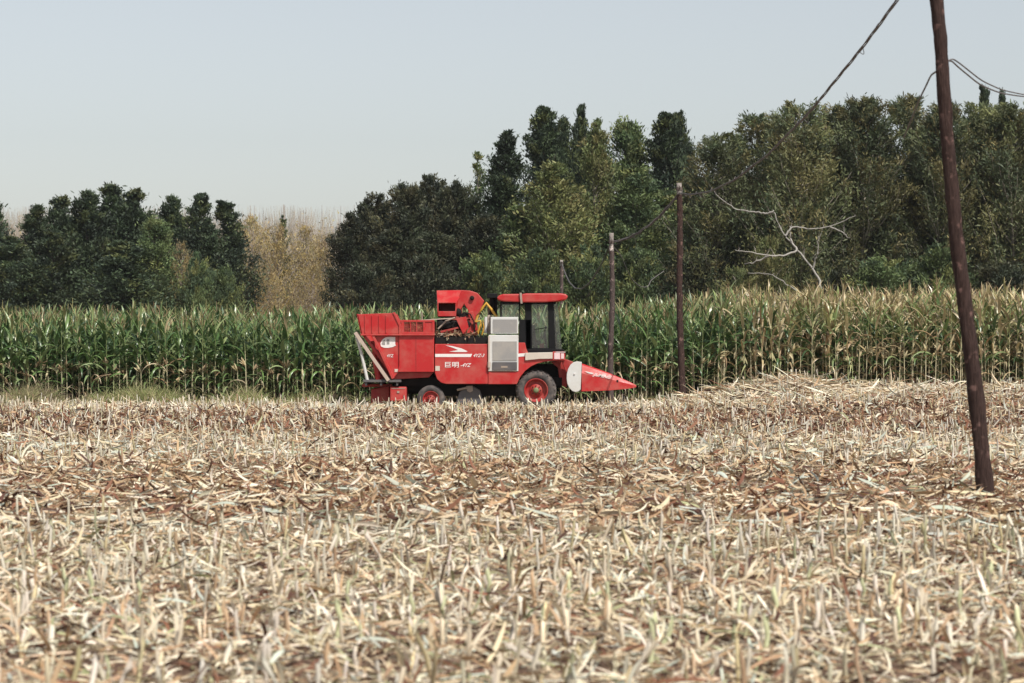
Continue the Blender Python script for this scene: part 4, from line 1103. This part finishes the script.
m = MB(); m.box(555.6, 565.4, 351.8, 352.4, -.08, -.062); m.build('lens_trim', M_white, hl)

# cab
CD0, CD1 = .22, 1.95
m = MB(); m.prism([(519, 348.8), (563, 349), (565.4, 352), (565.4, 353.2), (519, 353.2)], CD0-.12, CD1); m.box(519, 531.2, 319.5, 350, CD0, CD0+.05, 0)
m.build('cab_floor', M_black, bevel=.01)
m = MB()
m.prism([(524.6, 302), (531.4, 302), (532.4, 350), (526, 350)], CD0, CD0+.08)
m.prism([(547.8, 302), (553.2, 302), (555.2, 350), (548.6, 350)], CD0, CD0+.08)
m.prism([(519, 302), (520.2, 302), (520.2, 320), (519, 320)], CD0, CD0+.06)
m.prism([(500, 302), (501.4, 302), (501.4, 320), (500, 320)], CD0, CD0+.06)
m.prism([(526, 302), (531, 302), (531, 350), (526, 350)], CD1-.08, CD1); m.prism([(551, 302), (554, 302), (558, 350), (554, 350)], CD1-.08, CD1); m.box(500, 502, 302, 320, CD1-.08, CD1)
m.box(501, 556, 301.4, 304, CD0, CD1); m.box(531, 549, 348, 350, CD0, CD0+.06)
m.tube([P3(534, 329.5, CD0-.02), P3(547, 327.6, CD0-.02)], .012, 6)
m.build('cab_frame', M_black, bevel=.008)
m = MB(); m.box(531.8, 548.2, 303.8, 348.4, CD0+.03, CD0+.036); m.build('door_glass', M_glass)
m = MB(); m.prism([(553.4, 303.6), (557.6, 304), (561.8, 349), (555.6, 349)], CD0+.03, CD0+.036)
front = [P3(557.4, 304, CD0+.05), P3(561.6, 349, CD0+.05)]
w_ = np.array([0, CD1-CD0-.1, 0]); k_ = np.array([.006, 0, 0])
m.hexa([front[0], front[0]+k_, front[1]+k_, front[1]]+[p+w_ for p in (front[0], front[0]+k_, front[1]+k_, front[1])])
m.build('windscreen', M_glass)
m = MB(); m.box(501.6, 518.8, 303.8, 319.8, CD0+.02, CD0+.026); m.build('quarter_window', M_glass)
m = MB(); m.prism([(520.8, 296.2), (522.2, 294), (526, 293.3), (560, 293.2), (565.8, 294), (568.2, 296.4), (566.4, 299.6), (556, 301.4), (545, 302.2), (522, 302.4)], CD0-.16, CD1+.16, 0); rf = m.build('roof', M_red, bevel=.03)
m = MB(); m.prism([(496.8, 297.6), (499, 295.2), (503, 294), (520.4, 293.8), (520.4, 302), (504, 301.4), (498, 300)], CD0-.14, CD1+.14, 0); m.build('rear_roof', M_red, rf, bevel=.03)
m = MB(); m.prism([(519.6, 292.6), (521.8, 292.8), (522.6, 303.6), (520.6, 303.4)], CD0-.2, CD0-.12, 0); m.build('roof_strap', M_tan, rf)
# inside: seat, steering column, console
m = MB(); m.prism([(530, 324), (534.5, 325), (536.5, 340), (541, 341), (541, 345), (531, 345)], .8, 1.3); m.box(533, 538, 345, 349, .9, 1.2); m.build('seat', M_black, bevel=.03)
c = P3(544.4, 333, 1.05)
m = MB(); m.tube([P3(547, 349, 1.05), c], .03)
ring = [c+np.array([.04*math.sin(a), .19*math.cos(a), .17*math.sin(a)]) for a in np.linspace(0, 2*math.pi, 20)]
m.tube(ring, .016, 6); m.build('steering_wheel', M_black)
m = MB(); m.box(539.6, 544.4, 343.4, 348.6, .5, .8); m.build('console', M_red, bevel=.01)

# feeder house and header
m = MB(); m.prism([(551, 362), (564, 359.6), (573, 361.6), (574.4, 368), (570, 379), (566, 388), (560, 384), (558, 368)], .45, 1.85); m.prism([(561, 360), (567, 359.4), (575, 363), (571, 374), (566, 372)], .12, .3)
m.build('feeder_house', M_redd, bevel=.015)
m = MB(); m.prism([(574, 366), (582, 363), (582, 390), (577, 391), (572, 382)], .02, 2.3, 0); m.tube([P3(575, 380, .05), P3(575, 380, 2.3)], .14, 14)
m.build('header_frame', M_dark, bevel=.01)
sh_ = [(581.8, 362.2)]+[(576.6+10.4*math.cos(a)*(1 if math.cos(a) < 0 else .42), 377+15.4*math.sin(a)) for a in np.linspace(R(-75), R(-285), 26)][::1]
sh_ = [(581.8, 362.0), (577, 361.4), (573.6, 362.2), (570.4, 364.8), (568, 369), (566.8, 374), (566.6, 379), (567.4, 384), (569.4, 388.2), (572.2, 391), (575.4, 392.2), (578.4, 391.6), (580.6, 389.6)]
m = MB(); m.prism(sh_, -.03, .02); esh = m.build('end_shield', M_lgrey, bevel=.012)
m = MB(); m.tube([P3(574.6, 373.6, -.03), P3(574.6, 373.6, -.06)], .022, 8); m.build('bolt', M_white, esh)
def snout(d, lab):
    """crop divider: a tapering hollow-backed cone lofted through cross-sections"""
    secs = [(581.6, 363.4, 391.4, 0.0, .34), (596, 368.2, 391.0, 0.0, .30), (610, 373.2, 390.4, .02, .24), (624, 379.2, 389.2, .06, .14), (633, 383.4, 388.2, .10, .06), (636.6, 385.4, 387.2, .125, .02)]
    m = MB(); v = []; n = 6
    for (x, t, b, d0, w) in secs:
        h_ = b-t; dm = d0+w/2
        for (yy, dd) in ((b, d0), (t+h_*.35, d0), (t+h_*.06, dm-w*.22), (t, dm), (t+h_*.35, d0+w), (b, d0+w)):
            v.append(P3(x, yy, 0)+np.array([0, d+dd, 0]))
    f = [tuple(range(n))]+[tuple((len(secs)-1)*n+i for i in range(n-1, -1, -1))]
    for s_ in range(len(secs)-1):
        for i in range(n): f.append((s_*n+i, s_*n+(i+1) % n, (s_+1)*n+(i+1) % n, (s_+1)*n+i))
    m.add(v, f)
    return m.build('crop_divider', M_red, bevel=.006)
sn = [snout(d, '') for d in (0.0, .68, 1.36, 2.02)]
m = MB(); m.prism([(584.4, 371), (590, 372.2), (594, 373.0), (592, 374.2), (588, 373.2)], -.006, -.001); m.build('swoosh', M_white, sn[0])
tx = text('JUMING', 0, 0, 4.2, 0, sn[0], M_white, .5, 19)
if tx:
    v = [p.co.copy() for p in tx.data.vertices]; lo = P3(0, 0, 0); tgt = P3(592.4, 376.6, -.004)
    ca, sa = math.cos(R(-11)), math.sin(R(-11))
    for p in tx.data.vertices:
        x_, z_ = p.co.x-lo[0], p.co.z-lo[2]
        p.co = (tgt[0]+x_*ca-z_*sa, tgt[1]+(p.co.y-lo[1])*.6, tgt[2]+x_*sa+z_*ca)
m = MB(); m.box(616.6, 618.4, 380, 382, .03, .045); m.build('bolt', M_dark, sn[0])

# chopper guard under the belly
m = MB(); m.prism([(455.5, 404), (459.5, 392), (465, 387.4), (474, 386.4), (480, 390.4), (484, 404)], .25, 1.9); ch = m.build('chopper_guard', M_chop, bevel=.02)
m = MB(); m.prism([(466, 386), (472.6, 385.8), (473, 391), (470, 392.4), (467, 391)], .20, .25); m.tube([P3(457, 390, .2), P3(467, 387.6, .2)], .03); m.build('bracket', M_tan, ch)

# ------------------------------------------------------------------ the hazy autumn air
hz_m = bpy.data.materials.new('haze'); hz_m.use_nodes = True
nt = hz_m.node_tree; nt.nodes.clear()
pv = nt.nodes.new('ShaderNodeVolumePrincipled'); pv.inputs['Color'].default_value = (0.93, 0.95, 0.97, 1); pv.inputs['Density'].default_value = 0.00010
pv.inputs['Anisotropy'].default_value = 0.2
mo = nt.nodes.new('ShaderNodeOutputMaterial'); nt.links.new(pv.outputs[0], mo.inputs['Volume'])
xb, y0b, y1b, z0b, z1b = 1510., -310., 1810., -1.6, 24.
V = [(x, y, z) for x in (-xb, xb) for y in (y0b, y1b) for z in (z0b, z1b)]
me = bpy.data.meshes.new('haze'); me.from_pydata(V, [], [(0, 1, 3, 2), (4, 6, 7, 5), (0, 4, 5, 1), (2, 3, 7, 6), (0, 2, 6, 4), (1, 5, 7, 3)])
me.materials.append(hz_m)
o = link_mesh('haze', me); tag(o, kind='stuff')
sc.cycles.volume_bounces = 0

# ------------------------------------------------------------------ single scraps standing out of the straw
def scrap(name, label, cat, px, py0, py1, lean_px, mat, col, w, green=False):
    Y = F*CH/(py0-341.5); b = W(px, py0, Y); b[2] = float(gz(b[0], Y))
    h = (py0-py1)/F*Y; a = Acc()
    dx = lean_px/F*Y
    az = 0 if dx > 0 else math.pi
    L = math.hypot(dx, h)
    V, q, own = strips(np.zeros((3, 3))+rng.normal(0, .01, (3, 3)), az+rng.normal(0, .3, 3), math.atan2(h, abs(dx))+rng.normal(.12, .05, 3), np.array([-.3, -1.2, -1.9]), np.array([L, L*.7, L*.6]), w, 7, mprof, rng.normal(.6, .4, 3), rng.normal(0, .5, 3), fold=.3)
    a.add(V, q, np.array(col)*np.array([1, .85, 1.1])[own][:, None])
    o = link_mesh(name, a.mesh(name, mat)); o.location = b; tag(o, label, cat)
scrap('broken_stalk', 'dark brown broken stalk leaning right in the near stubble', 'broken stalk', 436, 612, 548, 14, M_dry, (.085, .05, .03), .03)
scrap('withered_leaf', 'short dark curled leaf standing in the brown straw band', 'withered leaf', 404, 497, 478, 6, M_dry, (.075, .04, .03), .035)
scrap('withered_leaf', 'dark brown leaf sticking up left of the green blade', 'withered leaf', 500, 575, 545, 20, M_dry, (.09, .045, .03), .04)
scrap('green_blade', 'single green maize leaf blade in the near stubble', 'leaf blade', 521, 626, 588, 10, M_leaf, (.10, .14, .05), .035)
for k in range(1):
    e = Acc(); m = 26
    V, q, own = strips(rng.normal(0, .06, (m, 3))*np.array([1, 1, 0]), rng.uniform(0, 6.28, m), rng.uniform(.4, 1.3, m), rng.uniform(-1.4, -.3, m), rng.uniform(.12, .28, m), .035, 5, mprof, rng.normal(0, .4, m))
    e.add(V, q, palette(m, [2, 1], [(.05, .085, .03), (.08, .12, .045)])[own])
    o = link_mesh('weed', e.mesh('weed', M_grass)); b = W(1016, 572, F*CH/(572-341.5)); b[2] = float(gz(b[0], b[1])); o.location = b
    tag(o, 'dark green weed tuft in the stubble at the right edge', 'weed')
